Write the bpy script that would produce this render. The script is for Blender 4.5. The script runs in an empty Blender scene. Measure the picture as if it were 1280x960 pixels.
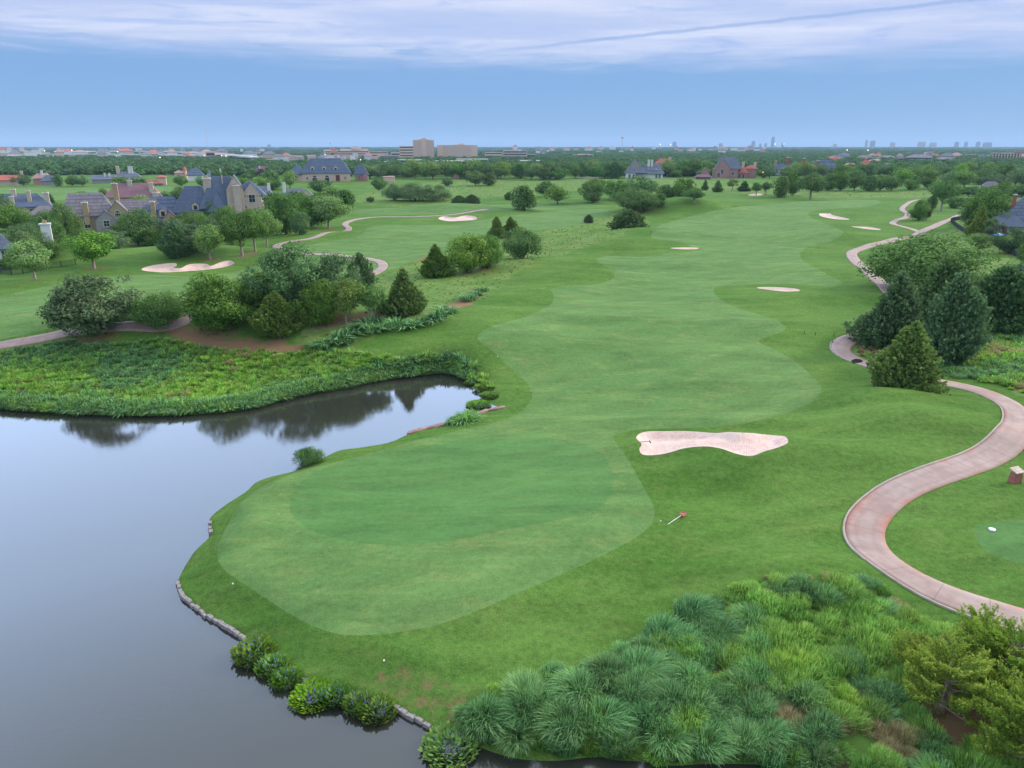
import bpy, math, random
import numpy as np
from mathutils import Vector, Matrix
from mathutils.geometry import delaunay_2d_cdt

sc = bpy.context.scene
COL = sc.collection
R = math.radians
rnd = random.Random(7)
npr = np.random.RandomState(7)

# ------------------------------------------------------------------ camera
CAM_H, PITCH, FPX = 28.0, R(18.49), 888.0
SP, CP = math.sin(PITCH), math.cos(PITCH)
cam_d = bpy.data.cameras.new('camera')
cam = bpy.data.objects.new('camera', cam_d)
COL.objects.link(cam)
cam.location = (0, 0, CAM_H)
cam.rotation_euler = (R(90) - PITCH, 0, 0)
cam_d.sensor_width = 36.0
cam_d.lens = FPX / 1280 * 36.0
cam_d.clip_start = 0.5
cam_d.clip_end = 90000
sc.camera = cam

# ------------------------------------------------------------------ light
SUN_EL, SUN_AZ = 23.0, 62.0          # azimuth from +Y (ahead), negative = to the left
sun_d = bpy.data.lights.new('sun', 'SUN')
sun_d.energy = 3.2
sun_d.angle = R(10)
sun_d.color = (1.0, 0.88, 0.72)
sun = bpy.data.objects.new('sun', sun_d)
COL.objects.link(sun)
sv = Vector((math.sin(R(SUN_AZ)) * math.cos(R(SUN_EL)), math.cos(R(SUN_AZ)) * math.cos(R(SUN_EL)), math.sin(R(SUN_EL))))
sun.rotation_euler = sv.to_track_quat('Z', 'Y').to_euler()

def pix_dir(px, py):
    a = (px - 640) / FPX
    v = (py - 480) / FPX
    return np.array([a, CP - v * SP, -(SP + v * CP)])

world = bpy.data.worlds.new('World')
sc.world = world
world.use_nodes = True
wt = world.node_tree
wt.nodes.clear()

class NT:
    """small node-tree writer"""
    def __init__(s, t): s.t = t
    def n(s, typ, **kw):
        nd = s.t.nodes.new(typ)
        for k, v in kw.items():
            if k.startswith('i_'):
                nd.inputs[k[2:].replace('_', ' ')].default_value = v
            else:
                setattr(nd, k, v)
        return nd
    def l(s, a, b): s.t.links.new(a, b)
    def val(s, sock, x):
        if hasattr(x, 'is_linked') or isinstance(x, bpy.types.NodeSocket): s.l(x, sock)
        else: sock.default_value = x
    def math(s, op, a, b=0.0, c=0.0, clamp=False):
        nd = s.n('ShaderNodeMath', operation=op, use_clamp=clamp)
        s.val(nd.inputs[0], a); s.val(nd.inputs[1], b); s.val(nd.inputs[2], c)
        return nd.outputs[0]
    def mix(s, f, a, b, mode='MIX'):
        nd = s.n('ShaderNodeMix', data_type='RGBA', blend_type=mode)
        s.val(nd.inputs[0], f)
        for i, x in ((6, a), (7, b)):
            if isinstance(x, bpy.types.NodeSocket): s.l(x, nd.inputs[i])
            else: nd.inputs[i].default_value = (x[0], x[1], x[2], 1)
        return nd.outputs[2]
    def ss(s, x, a, b):
        nd = s.n('ShaderNodeMapRange', interpolation_type='SMOOTHSTEP')
        s.val(nd.inputs['Value'], x)
        nd.inputs['From Min'].default_value = a
        nd.inputs['From Max'].default_value = b
        return nd.outputs[0]
    def noise(s, vec, scale, detail=3.0, rough=0.55, dist=0.0):
        nd = s.n('ShaderNodeTexNoise')
        if vec is not None: s.l(vec, nd.inputs['Vector'])
        nd.inputs['Scale'].default_value = scale
        nd.inputs['Detail'].default_value = detail
        nd.inputs['Roughness'].default_value = rough
        nd.inputs['Distortion'].default_value = dist
        return nd.outputs['Fac']
    def mapv(s, vec, scale=(1, 1, 1), rot=(0, 0, 0), loc=(0, 0, 0)):
        nd = s.n('ShaderNodeMapping')
        s.l(vec, nd.inputs['Vector'])
        nd.inputs['Scale'].default_value = scale
        nd.inputs['Rotation'].default_value = rot
        nd.inputs['Location'].default_value = loc
        return nd.outputs[0]
    def ramp(s, x, stops):
        nd = s.n('ShaderNodeValToRGB')
        s.l(x, nd.inputs[0])
        e = nd.color_ramp.elements
        while len(e) < len(stops): e.new(0.5)
        for el, (p, c) in zip(e, stops):
            el.position = p; el.color = (c[0], c[1], c[2], 1)
        return nd.outputs[0]
    def dot(s, vec, k):
        nd = s.n('ShaderNodeVectorMath', operation='DOT_PRODUCT')
        s.l(vec, nd.inputs[0]); nd.inputs[1].default_value = k
        return nd.outputs['Value']

w = NT(wt)
tc = w.n('ShaderNodeTexCoord')
dirv = tc.outputs['Generated']
sep = w.n('ShaderNodeSeparateXYZ'); w.l(dirv, sep.inputs[0])
zz = sep.outputs['Z']
sky = w.n('ShaderNodeTexSky', sky_type='NISHITA', sun_disc=False)
sky.sun_elevation = R(SUN_EL)
sky.sun_rotation = R(SUN_AZ)
sky.altitude = 300
sky.air_density = 1.0; sky.dust_density = 0.4; sky.ozone_density = 3.0
skyc = w.mix(1.0, sky.outputs[0], (0.085, 0.085, 0.09), 'MULTIPLY')
# dusk-blue clear band low down
clear = w.ramp(w.math('MULTIPLY', zz, 4.0, clamp=True), [(0.0, (0.20, 0.385, 0.66)), (0.10, (0.19, 0.37, 0.65)), (0.3, (0.18, 0.355, 0.645)), (1.0, (0.20, 0.37, 0.70))])
clear = w.mix(0.08, clear, skyc)
# cloud sheet: plane projection so that wisps stretch towards the horizon
zc = w.math('MAXIMUM', zz, 0.03)
cx = w.math('DIVIDE', sep.outputs['X'], zc); cy = w.math('DIVIDE', sep.outputs['Y'], zc)
comb = w.n('ShaderNodeCombineXYZ'); w.l(cx, comb.inputs[0]); w.l(cy, comb.inputs[1])
n1 = w.noise(w.mapv(comb.outputs[0], (0.35, 0.8, 1)), 1.0, 6, 0.6, 0.4)
n2 = w.noise(w.mapv(dirv, (5, 5, 40), rot=(0.0, 0.12, 0.0)), 1.4, 7, 0.62, 0.6)
edge = w.math('ADD', zz, w.math('MULTIPLY', w.math('SUBTRACT', n2, 0.5), 0.05))
edge = w.math('ADD', edge, w.math('MULTIPLY', sep.outputs['X'], 0.014))
cm = w.ss(edge, 0.085, 0.128)
cl_lo = w.mix(w.ss(n1, 0.35, 0.7), (0.43, 0.52, 0.77), (0.65, 0.69, 0.85))
cl_lo = w.mix(w.ss(w.noise(w.mapv(dirv, (9, 9, 75)), 1.0, 6, 0.6, 0.8), 0.5, 0.72), cl_lo, (0.38, 0.49, 0.78))
hi = w.ramp(zz, [(0.17, (0.27, 0.28, 0.36)), (0.27, (0.46, 0.61, 0.90)), (0.48, (0.49, 0.65, 0.95)), (0.66, (0.34, 0.42, 0.55)), (1.0, (0.35, 0.33, 0.29))])
hic = w.mix(1.0, hi, (3.9, 3.9, 3.9), 'MULTIPLY')
back = w.math('ADD', 0.45, w.math('MULTIPLY', w.ss(sep.outputs['Y'], -0.7, 0.7), 0.62))
bk = w.n('ShaderNodeCombineColor'); [w.l(back, bk.inputs[i]) for i in range(3)]
hic = w.mix(1.0, hic, bk.outputs[0], 'MULTIPLY')
cl = w.mix(w.ss(zz, 0.175, 0.30), cl_lo, hic)
skyall = w.mix(cm, clear, cl)
# vapour trail: a great-circle streak
d1, d2 = pix_dir(560, 70), pix_dir(1240, -3)
nrm = np.cross(d1, d2); nrm /= np.linalg.norm(nrm)
wob = w.math('MULTIPLY', w.math('SUBTRACT', w.noise(dirv, 30, 5, 0.7), 0.5), 0.0055)
dist = w.math('ABSOLUTE', w.math('ADD', w.dot(dirv, tuple(nrm)), wob))
tm = w.math('SUBTRACT', 1.0, w.ss(dist, 0.0007, 0.0030))
tm = w.math('MULTIPLY', tm, w.ss(sep.outputs['X'], -0.10, 0.10))
tm = w.math('MULTIPLY', tm, w.math('SUBTRACT', 1.0, w.ss(sep.outputs['X'], 0.50, 0.58)))
tm = w.math('MULTIPLY', tm, w.ss(sep.outputs['Y'], 0.2, 0.4))
skyall = w.mix(w.math('MULTIPLY', tm, 0.68), skyall, (0.27, 0.40, 0.69))
bg = w.n('ShaderNodeBackground'); w.l(skyall, bg.inputs[0]); bg.inputs[1].default_value = 1.0
wo = w.n('ShaderNodeOutputWorld'); w.l(bg.outputs[0], wo.inputs[0])

sc.view_settings.view_transform = 'Standard'
sc.view_settings.look = 'None'
sc.view_settings.gamma = 1.0
sc.view_settings.exposure = 0.23
sc.view_settings.use_curve_mapping = False
try:
    sc.cycles.use_denoising = True
    sc.cycles.max_bounces = 5
    sc.cycles.diffuse_bounces = 2
    sc.cycles.glossy_bounces = 3
    sc.cycles.transmission_bounces = 2
    sc.cycles.volume_bounces = 0
    sc.cycles.use_adaptive_sampling = True
    sc.cycles.adaptive_threshold = 0.012
except Exception:
    pass

# ------------------------------------------------------------------ object helpers
def tag(o, label=None, cat=None, group=None, kind=None):
    if label: o['label'] = label
    if cat: o['category'] = cat
    if group: o['group'] = group
    if kind: o['kind'] = kind
    return o

def link(name, me, mat=None, parent=None, loc=None):
    o = bpy.data.objects.new(name, me)
    COL.objects.link(o)
    if mat is not None and not me.materials: me.materials.append(mat)
    if parent: o.parent = parent
    if loc is not None: o.location = loc
    return o

def empty(name, loc, rz=0.0):
    o = bpy.data.objects.new(name, None)
    COL.objects.link(o)
    o.location = loc; o.rotation_euler = (0, 0, rz)
    o.empty_display_size = 0.3
    return o

def np_mesh(name, V, F, attrs=None, smooth=False):
    """V (n,3), F (m,k) all the same k"""
    me = bpy.data.meshes.new(name)
    V = np.asarray(V, dtype=np.float32); F = np.asarray(F, dtype=np.int32)
    m, k = F.shape
    me.vertices.add(len(V)); me.vertices.foreach_set('co', V.ravel())
    me.loops.add(m * k); me.loops.foreach_set('vertex_index', F.ravel())
    me.polygons.add(m)
    me.polygons.foreach_set('loop_start', np.arange(0, m * k, k, dtype=np.int32))
    me.polygons.foreach_set('loop_total', np.full(m, k, dtype=np.int32))
    me.update(calc_edges=True)
    if smooth:
        me.polygons.foreach_set('use_smooth', np.ones(m, dtype=bool))
    for nm, (dom, arr) in (attrs or {}).items():
        a = me.attributes.new(nm, 'FLOAT', dom)
        a.data.foreach_set('value', np.asarray(arr, dtype=np.float32))
    me.validate()
    return me

def ordw(n):
    a = ['', 'first', 'second', 'third', 'fourth', 'fifth', 'sixth', 'seventh', 'eighth', 'ninth', 'tenth', 'eleventh', 'twelfth', 'thirteenth', 'fourteenth', 'fifteenth', 'sixteenth', 'seventeenth', 'eighteenth', 'nineteenth']
    if n < 20: return a[n]
    t = {2: 'twent', 3: 'thirt', 4: 'fort', 5: 'fift', 6: 'sixt', 7: 'sevent', 8: 'eight', 9: 'ninet'}[n // 10]
    return t + 'ieth' if n % 10 == 0 else t + 'y-' + a[n % 10]

class MB:
    """collects simple shapes into one mesh"""
    def __init__(s): s.v = []; s.f = []
    def poly(s, pts, faces):
        b = len(s.v); s.v += [tuple(p) for p in pts]; s.f += [tuple(b + i for i in f) for f in faces]
        return s
    def box(s, x0, x1, y0, y1, z0, z1, taper=0.0):
        t = taper
        p = [(x0, y0, z0), (x1, y0, z0), (x1, y1, z0), (x0, y1, z0),
             (x0 + t, y0 + t, z1), (x1 - t, y0 + t, z1), (x1 - t, y1 - t, z1), (x0 + t, y1 - t, z1)]
        return s.poly(p, [(0, 3, 2, 1), (4, 5, 6, 7), (0, 1, 5, 4), (1, 2, 6, 5), (2, 3, 7, 6), (3, 0, 4, 7)])
    def hip(s, x0, x1, y0, y1, z0, z1, ridge=0.5, th=0.25, axis='x', flat=0.0):
        """hip roof with eaves thickness; ridge = share of the run the ridge is pulled in (0 = gable)"""
        if axis == 'x':
            run = (y1 - y0) / 2 * ridge * 2; cy = (y0 + y1) / 2
            fl = flat / 2
            a = (x0 + run * 0.5 + fl, x1 - run * 0.5 - fl)
            top = [(a[0], cy - fl, z1), (a[1], cy - fl, z1), (a[1], cy + fl + 0.02, z1), (a[0], cy + fl + 0.02, z1)]
        else:
            run = (x1 - x0) / 2 * ridge * 2; cx_ = (x0 + x1) / 2
            fl = flat / 2
            a = (y0 + run * 0.5 + fl, y1 - run * 0.5 - fl)
            top = [(cx_ - fl, a[0], z1), (cx_ + fl + 0.02, a[0], z1), (cx_ + fl + 0.02, a[1], z1), (cx_ - fl, a[1], z1)]
        lo = [(x0, y0, z0 - th), (x1, y0, z0 - th), (x1, y1, z0 - th), (x0, y1, z0 - th)]
        md = [(x0, y0, z0), (x1, y0, z0), (x1, y1, z0), (x0, y1, z0)]
        return s.poly(lo + md + top, [(3, 2, 1, 0), (0, 1, 5, 4), (1, 2, 6, 5), (2, 3, 7, 6), (3, 0, 4, 7),
                                      (4, 5, 9, 8), (5, 6, 10, 9), (6, 7, 11, 10), (7, 4, 8, 11), (8, 9, 10, 11)])
    def gable_wall(s, x0, x1, y0, y1, z0, z1, z2):
        """box with a pointed gable facing -Y/+Y"""
        xm = (x0 + x1) / 2
        p = [(x0, y0, z0), (x1, y0, z0), (x1, y0, z1), (xm, y0, z2), (x0, y0, z1),
             (x0, y1, z0), (x1, y1, z0), (x1, y1, z1), (xm, y1, z2), (x0, y1, z1)]
        return s.poly(p, [(0, 1, 2, 3, 4), (9, 8, 7, 6, 5), (0, 5, 6, 1), (1, 6, 7, 2), (2, 7, 8, 3), (3, 8, 9, 4), (4, 9, 5, 0)])
    def gable_roof(s, x0, x1, y0, y1, z1, z2, th=0.3, over=0.4):
        xm = (x0 + x1) / 2
        sl = (z2 - z1) / (xm - x0)
        xa, xb = x0 - over, x1 + over; za = z1 - over * sl
        ya, yb = y0 - over * 0.5, y1
        for (xe) in (xa, xb):
            p = [(xe, ya, za + 0.05), (xm, ya, z2 + 0.05), (xm, yb, z2 + 0.05), (xe, yb, za + 0.05),
                 (xe, ya, za + th), (xm, ya, z2 + th), (xm, yb, z2 + th), (xe, yb, za + th)]
            s.poly(p, [(0, 1, 2, 3), (4, 7, 6, 5), (0, 4, 5, 1), (1, 5, 6, 2), (2, 6, 7, 3), (3, 7, 4, 0)])
        return s
    def tube(s, pts, radii, n=7, cap=True):
        b = len(s.v)
        pts = [Vector(p) for p in pts]
        for i, p in enumerate(pts):
            d = (pts[min(i + 1, len(pts) - 1)] - pts[max(i - 1, 0)])
            if d.length < 1e-9: d = Vector((0, 0, 1))
            d.normalize()
            a = d.orthogonal().normalized() if abs(d.z) < 0.95 else Vector((1, 0, 0))
            a = (a - d * a.dot(d)).normalized(); c = d.cross(a)
            for k in range(n):
                t = 2 * math.pi * k / n
                s.v.append(tuple(p + (a * math.cos(t) + c * math.sin(t)) * radii[i]))
        for i in range(len(pts) - 1):
            for k in range(n):
                k2 = (k + 1) % n
                s.f.append((b + i * n + k, b + i * n + k2, b + (i + 1) * n + k2, b + (i + 1) * n + k))
        if cap:
            s.f.append(tuple(b + (len(pts) - 1) * n + k for k in range(n)))
            s.f.append(tuple(b + n - 1 - k for k in range(n)))
        return s
    def cone(s, x, y, z0, z1, r, n=8):
        b = len(s.v)
        for k in range(n):
            s.v.append((x + r * math.cos(2 * math.pi * k / n), y + r * math.sin(2 * math.pi * k / n), z0))
        s.v.append((x, y, z1))
        for k in range(n): s.f.append((b + k, b + (k + 1) % n, b + n))
        s.f.append(tuple(b + n - 1 - k for k in range(n)))
        return s
    def mesh(s, name):
        me = bpy.data.meshes.new(name); me.from_pydata(s.v, [], s.f); me.update(); return me
    def build(s, name, mat, parent=None, loc=None):
        return link(name, s.mesh(name), mat, parent, loc)

# ------------------------------------------------------------------ terrain
def ray_plane(px, py, z=0.0):
    d = pix_dir(px, py)
    t = (CAM_H - z) / (-d[2])
    return np.array([d[0] * t, d[1] * t, z])

def cr(pts, n=6, closed=True):
    """Catmull-Rom through the given points"""
    P = np.array(pts, float); N = len(P); out = []
    rng = range(N) if closed else range(N - 1)
    for i in rng:
        if closed: p0, p1, p2, p3 = P[i - 1], P[i], P[(i + 1) % N], P[(i + 2) % N]
        else: p0, p1, p2, p3 = P[max(i - 1, 0)], P[i], P[i + 1], P[min(i + 2, N - 1)]
        for k in range(n):
            t = k / n
            out.append(0.5 * ((2 * p1) + (-p0 + p2) * t + (2 * p0 - 5 * p1 + 4 * p2 - p3) * t * t + (-p0 + 3 * p1 - 3 * p2 + p3) * t ** 3))
    if not closed: out.append(P[-1])
    return np.array(out)

WATER_Z = -0.5
SHORE = [(-60, 511), (0, 512), (60, 516), (130, 519), (200, 520), (260, 517), (310, 512), (345, 503), (380, 494), (430, 486), (475, 476), (520, 470),
         (556, 467), (580, 474), (598, 486), (604, 500), (618, 507), (627, 511), (608, 515), (587, 521), (567, 528), (547, 534), (528, 537), (510, 543), (487, 553), (453, 559),
         (425, 563), (405, 572), (374, 587), (326, 600), (307, 615), (281, 632), (262, 649), (263, 669), (242, 691), (224, 722), (221, 735),
         (228, 748), (253, 767), (280, 784), (304, 798), (326, 818), (357, 838), (390, 850), (433, 860), (465, 872), (490, 883), (512, 897), (535, 909),
         (560, 921), (582, 927), (604, 936), (645, 948), (695, 951), (745, 946), (770, 950), (801, 952), (840, 957), (880, 955), (920, 955), (958, 958), (1010, 980),
         (1060, 1040), (1040, 1250), (400, 1500), (-1200, 1400), (-2200, 900), (-1100, 620), (-500, 525)]
def world_poly(pts, n=6, z=0.0):
    return np.array([ray_plane(p[0], p[1], z)[:2] for p in cr(pts, n)])
# off-screen points need no smoothing trouble: clamp
WATER = world_poly(SHORE, 5, WATER_Z)

def sdf(P, poly):
    """signed distance (positive outside) of points P (n,2) to a closed polygon"""
    P = np.asarray(P, float); A = poly; B = np.roll(poly, -1, axis=0)
    out = np.empty(len(P)); CH = 4000
    for s0 in range(0, len(P), CH):
        Q = P[s0:s0 + CH, None, :]
        ab = (B - A)[None]; ap = Q - A[None]
        t = np.clip((ap * ab).sum(-1) / np.maximum((ab * ab).sum(-1), 1e-12), 0, 1)
        d = np.sqrt((((ap - ab * t[..., None])) ** 2).sum(-1)).min(1)
        y = Q[..., 1]; c = (A[None, :, 1] > y) != (B[None, :, 1] > y)
        den = (B[:, 1] - A[:, 1])[None]; den = np.where(np.abs(den) < 1e-12, 1e-12, den)
        xi = A[None, :, 0] + (y - A[None, :, 1]) * (B[:, 0] - A[:, 0])[None] / den
        ins = ((c & (Q[..., 0] < xi)).sum(1) % 2) == 1
        out[s0:s0 + CH] = np.where(ins, -d, d)
    return out

def sdf_far(P, poly, reach=25.0):
    """sdf, exact only within reach of the polygon's box"""
    P = np.asarray(P, float)
    lo, hi = poly.min(0) - reach, poly.max(0) + reach
    m = ((P > lo) & (P < hi)).all(1)
    out = np.full(len(P), reach)
    if m.any(): out[m] = sdf(P[m], poly)
    return out

def sm(x, a, b):
    t = np.clip((x - a) / (b - a), 0, 1); return t * t * (3 - 2 * t)

# mounds: pixel of the centre, radii in metres, height, rotation
MOUNDS = [(905, 578, 9, 3.2, 0.62, 0.1), (1005, 586, 10, 4.0, 0.6, -0.1), (1085, 514, 9, 4.2, 1.0, 0.0), (1190, 530, 10, 6, 0.5, 0.2),
          (965, 382, 20, 8, 0.55, 0.1), (870, 563, 8, 3, 0.45, 0.1), (880, 532, 12, 2.6, 0.5, 0.0),
          (735, 352, 15, 8, 1.3, 0.3), (800, 300, 24, 10, 1.5, 0.2), (770, 310, 18, 9, 1.0, 0.0), (855, 264, 24, 14, 2.6, 0.0),
          (1020, 340, 16, 8, 0.5, 0.0), (1040, 300, 22, 12, 1.2, 0.0), (620, 385, 12, 8, 0.8, 0.4), (1085, 272, 28, 12, 0.7, 0.0),
          (1170, 560, 9, 6, 0.5, 0.0), (1240, 640, 9, 7, 0.5, 0.0), (620, 440, 12, 8, 0.5, 0.0), (250, 322, 22, 9, 1.4, 0.0), (440, 300, 30, 15, 1.0, 0.0),
          (570, 264, 30, 12, 1.5, 0.0), (1000, 730, 7, 4, 0.6, 0.0), (700, 700, 10, 6, 0.25, 0.3), (60, 330, 30, 10, 1.2, 0.0), (900, 480, 25, 8, 0.5, 0.0),
          (780, 420, 20, 9, 0.5, 0.2), (640, 452, 25, 5, 0.35, 0.1), (905, 425, 22, 7, 0.5, -0.1), (700, 330, 20, 6, 0.6, 0.1), (110, 428, 45, 13, 1.35, 0.0), (330, 424, 32, 13, 1.25, 0.0), (500, 420, 22, 12, 0.5, 0),
          (880, 602, 7, 2.6, 0.32, 0.15), (960, 612, 9, 2.8, 0.35, -0.1), (1080, 585, 8, 3.5, 0.45, 0.2), (1010, 655, 10, 4, 0.3, 0.1), (1180, 552, 9, 3, 0.35, -0.2), (1000, 545, 7, 3, 0.4, 0.0),
          (1110, 545, 6, 3, 0.5, 0.3), (690, 372, 12, 5, 0.7, 0.2), (620, 410, 12, 5, 0.5, -0.2), (1020, 420, 14, 5, 0.5, 0.1), (1045, 378, 12, 5, 0.4, 0.0), (880, 330, 26, 6, 0.5, 0.05), (760, 400, 22, 5, 0.4, 0.1), (850, 450, 20, 5, 0.35, -0.1), (560, 300, 26, 9, 0.6, 0), (150, 360, 24, 8, 0.5, 0.1)]
MW = [(ray_plane(m[0], m[1])[0], ray_plane(m[0], m[1])[1]) + m[2:] for m in MOUNDS]
APRON_PX = [(275, 705), (272, 685), (285, 655), (302, 628), (330, 607), (380, 589), (440, 573), (500, 556), (560, 541), (610, 530),
            (700, 530), (765, 546), (785, 575), (805, 610), (818, 637), (814, 655), (790, 675), (720, 710), (650, 740), (600, 762), (550, 780), (500, 790),
            (440, 794), (400, 786), (360, 766), (320, 740), (290, 720)]
APRON = world_poly(APRON_PX, 4)

def h0(P):
    P = np.atleast_2d(np.asarray(P, float)); x, y = P[:, 0], P[:, 1]
    r = np.hypot(x, y)
    z = 0.16 * np.sin(x / 7.3 + 0.4 * np.sin(y / 11)) * np.sin(y / 9.1 + 1.3) + 0.26 * np.sin(x / 17 + y / 23 + 1) + 0.42 * np.sin(y / 15.0 - x / 38 + 0.8 * np.sin(x / 29))
    z = z * sm(r, 35, 90) * (1 - 0.6 * sm(r, 600, 1200)) + 0.25
    z = z + 0.8 * sm(r, 150, 420) * np.sin(x / 61.0 + 2) * np.sin(y / 53.0)
    for (mx, my, rx, ry, mh, ro) in MW:
        c, s_ = math.cos(ro), math.sin(ro)
        u = ((x - mx) * c + (y - my) * s_) / rx; v = (-(x - mx) * s_ + (y - my) * c) / ry
        z = z + 2.15 * mh * np.exp(-(u * u + v * v))
    da = sdf_far(P, APRON, 12.0)
    z = z + 0.55 * (1 - sm(da, -3, 6))
    dw = sdf_far(P, WATER, 30.0)
    bank = sm(dw, -0.2, 3.4)
    zo = WATER_Z + 0.07 + (z - WATER_Z - 0.07) * bank
    zi = WATER_Z - np.clip(-dw * 0.55, 0, 1.6)
    return np.where(dw > 0.05, zo, np.where(dw > 0, WATER_Z + 0.07 * dw / 0.05, zi))

BUNKER_POLYS = []
def hz(P):
    P = np.atleast_2d(np.asarray(P, float))
    z = h0(P)
    for bp, dep in BUNKER_POLYS:
        d = sdf_far(P, bp, 4.0)
        z = z - dep * sm(-d, 0.0, 0.8 + dep) + 0.10 * np.exp(-((d - 0.5) / 0.6) ** 2)
    return z

def ground_pts(pix, f=h0):
    """pixels -> points on the terrain (array)"""
    pix = np.atleast_2d(np.asarray(pix, float))
    a = (pix[:, 0] - 640) / FPX; v = (pix[:, 1] - 480) / FPX
    D = np.stack([a, CP - v * SP, -(SP + v * CP)], 1)
    D[:, 2] = np.minimum(D[:, 2], -0.0012)
    z = np.zeros(len(pix))
    for _ in range(9):
        t = (CAM_H - z) / -D[:, 2]
        z = 0.5 * z + 0.5 * f(np.stack([D[:, 0] * t, D[:, 1] * t], 1))
    t = (CAM_H - z) / -D[:, 2]
    XY = np.stack([D[:, 0] * t, D[:, 1] * t], 1)
    return np.column_stack([XY, f(XY)])

def at(px, py):
    p = ground_pts([(px, py)], hz)[0]
    return p

def depth_of(p):
    return p[1] * CP + (CAM_H - p[2]) * SP

def height_for(p, py_top):
    """object height so that its top shows at row py_top"""
    vt = (py_top - 480) / FPX
    q = p[1] * (SP + vt * CP) / (CP - vt * SP)
    return CAM_H - p[2] - q

def pxm(p):
    return depth_of(p) / FPX

B_PX = {
 'near': ([(795, 548), (805, 540.5), (832, 539.5), (860, 539.5), (890, 542), (920, 546), (955, 546), (977, 549), (985, 554), (972, 560), (955, 565), (942, 570), (930, 570),
           (915, 566), (900, 561), (880, 558.5), (855, 561), (838, 566), (822, 569), (804, 569), (799, 562), (802, 556)], 0.62),
 'left': ([(177, 337.5), (190, 332), (217, 329), (221, 332), (217, 334.5), (226, 335.5), (237, 330.5), (257, 330), (264, 332.5), (277, 327.5), (288, 326), (293, 329), (285, 333), (262, 337), (225, 339.8), (200, 340.5)], 0.5),
 'small': ([(222, 374), (230, 371), (240, 369.5), (244, 372), (236, 376), (228, 379)], 0.3),
 'twin': ([(548, 273.5), (555, 270.5), (568, 272), (582, 269.5), (594, 271), (595, 274.5), (578, 276), (560, 276.5)], 0.45),
 'mid': ([(946, 360), (960, 359), (985, 360), (998, 362), (998, 364.5), (985, 365), (965, 363)], 0.3),
 'far': ([(1024, 267.5), (1034, 267), (1043, 269.5), (1060, 273.5), (1060, 274.8), (1044, 274), (1028, 271)], 0.4),
 'sliver': ([(1064, 283.3), (1085, 283.8), (1100, 286.5), (1098, 287.6), (1082, 286.2)], 0.2),
 'thin': ([(838, 310.2), (855, 309.4), (872, 309.8), (870, 311.6), (850, 311.6)], 0.2),
 'distant': ([(935, 243.5), (948, 241.8), (954, 243), (950, 244.6), (940, 245.2)], 0.3),
}
for k, (pp, dep) in B_PX.items():
    BUNKER_POLYS.append((ground_pts(cr(pp, 4))[:, :2], dep))

FAIRWAY_PX = [(275, 705), (272, 685), (285, 655), (302, 628), (330, 607), (380, 589), (440, 573), (500, 556), (560, 541), (610, 530), (642, 520),
  (660, 506), (665, 492), (655, 475), (640, 462), (620, 443), (603, 430), (597, 420), (612, 409), (642, 400), (668, 392), (689, 380), (692, 370), (690, 360), (718, 358), (752, 354), (768, 345), (758, 334),
  (745, 325), (762, 320), (800, 321), (840, 316), (868, 313), (852, 303), (815, 297), (822, 283), (860, 271), (900, 262), (950, 256), (1000, 252), (1060, 250), (1100, 251), (1085, 258), (1030, 262),
  (1010, 268), (1030, 279), (1052, 288), (1052, 293), (1040, 301), (1010, 309), (1000, 320), (1012, 331), (1038, 345), (1053, 354), (1035, 358), (985, 355), (930, 356), (899, 358), (892, 363), (898, 372), (918, 383), (958, 396),
  (979, 406), (981, 412), (970, 418), (950, 424), (952, 430), (962, 434), (992, 450), (1018, 473), (1027, 487), (1012, 504), (985, 515), (945, 526), (900, 533), (860, 536), (800, 538), (770, 543), (768, 550), (785, 575), (805, 610), (818, 637), (814, 655), (790, 675), (720, 710), (650, 740), (600, 762), (550, 780), (500, 790),
  (440, 794), (400, 786), (360, 766), (320, 740), (290, 720)]
GREEN_PX = [(362, 634), (368, 613), (388, 594), (430, 576), (480, 564), (560, 553.5), (640, 548), (700, 549), (742, 560), (761, 580), (767, 602), (760, 625), (735, 641), (690, 651), (620, 665), (560, 676), (500, 681), (440, 677), (395, 665), (370, 649)]
LFAIR_PX = [(-120, 388), (0, 370), (80, 353), (150, 345), (180, 343), (250, 345), (310, 336), (345, 318), (400, 303), (445, 296), (470, 282), (560, 281), (620, 272), (700, 263), (760, 262), (742, 275), (700, 285), (640, 291), (575, 308), (520, 325), (470, 345), (380, 378), (240, 395), (100, 404), (0, 424), (-120, 438)]
FARGREEN_PX = [(-40, 236), (60, 234), (160, 233), (245, 233), (258, 238), (240, 246), (180, 246), (120, 250), (40, 250), (-40, 249)]
FAIR3_PX = [(440, 262), (560, 258), (640, 255), (740, 256), (760, 259), (640, 264), (560, 267), (450, 268)]
TEE_PX = [(1217, 664), (1228, 655), (1262, 651), (1310, 650), (1360, 690), (1330, 715), (1270, 703), (1232, 688)]
REGIONS = [('fairway', FAIRWAY_PX), ('putting_green', GREEN_PX), ('far_fairway', LFAIR_PX), ('distant_fairway', FARGREEN_PX), ('back_fairway', FAIR3_PX), ('tee', TEE_PX)]
REG = [(nm, ground_pts(cr(p, 4))[:, :2]) for nm, p in REGIONS]

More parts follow.
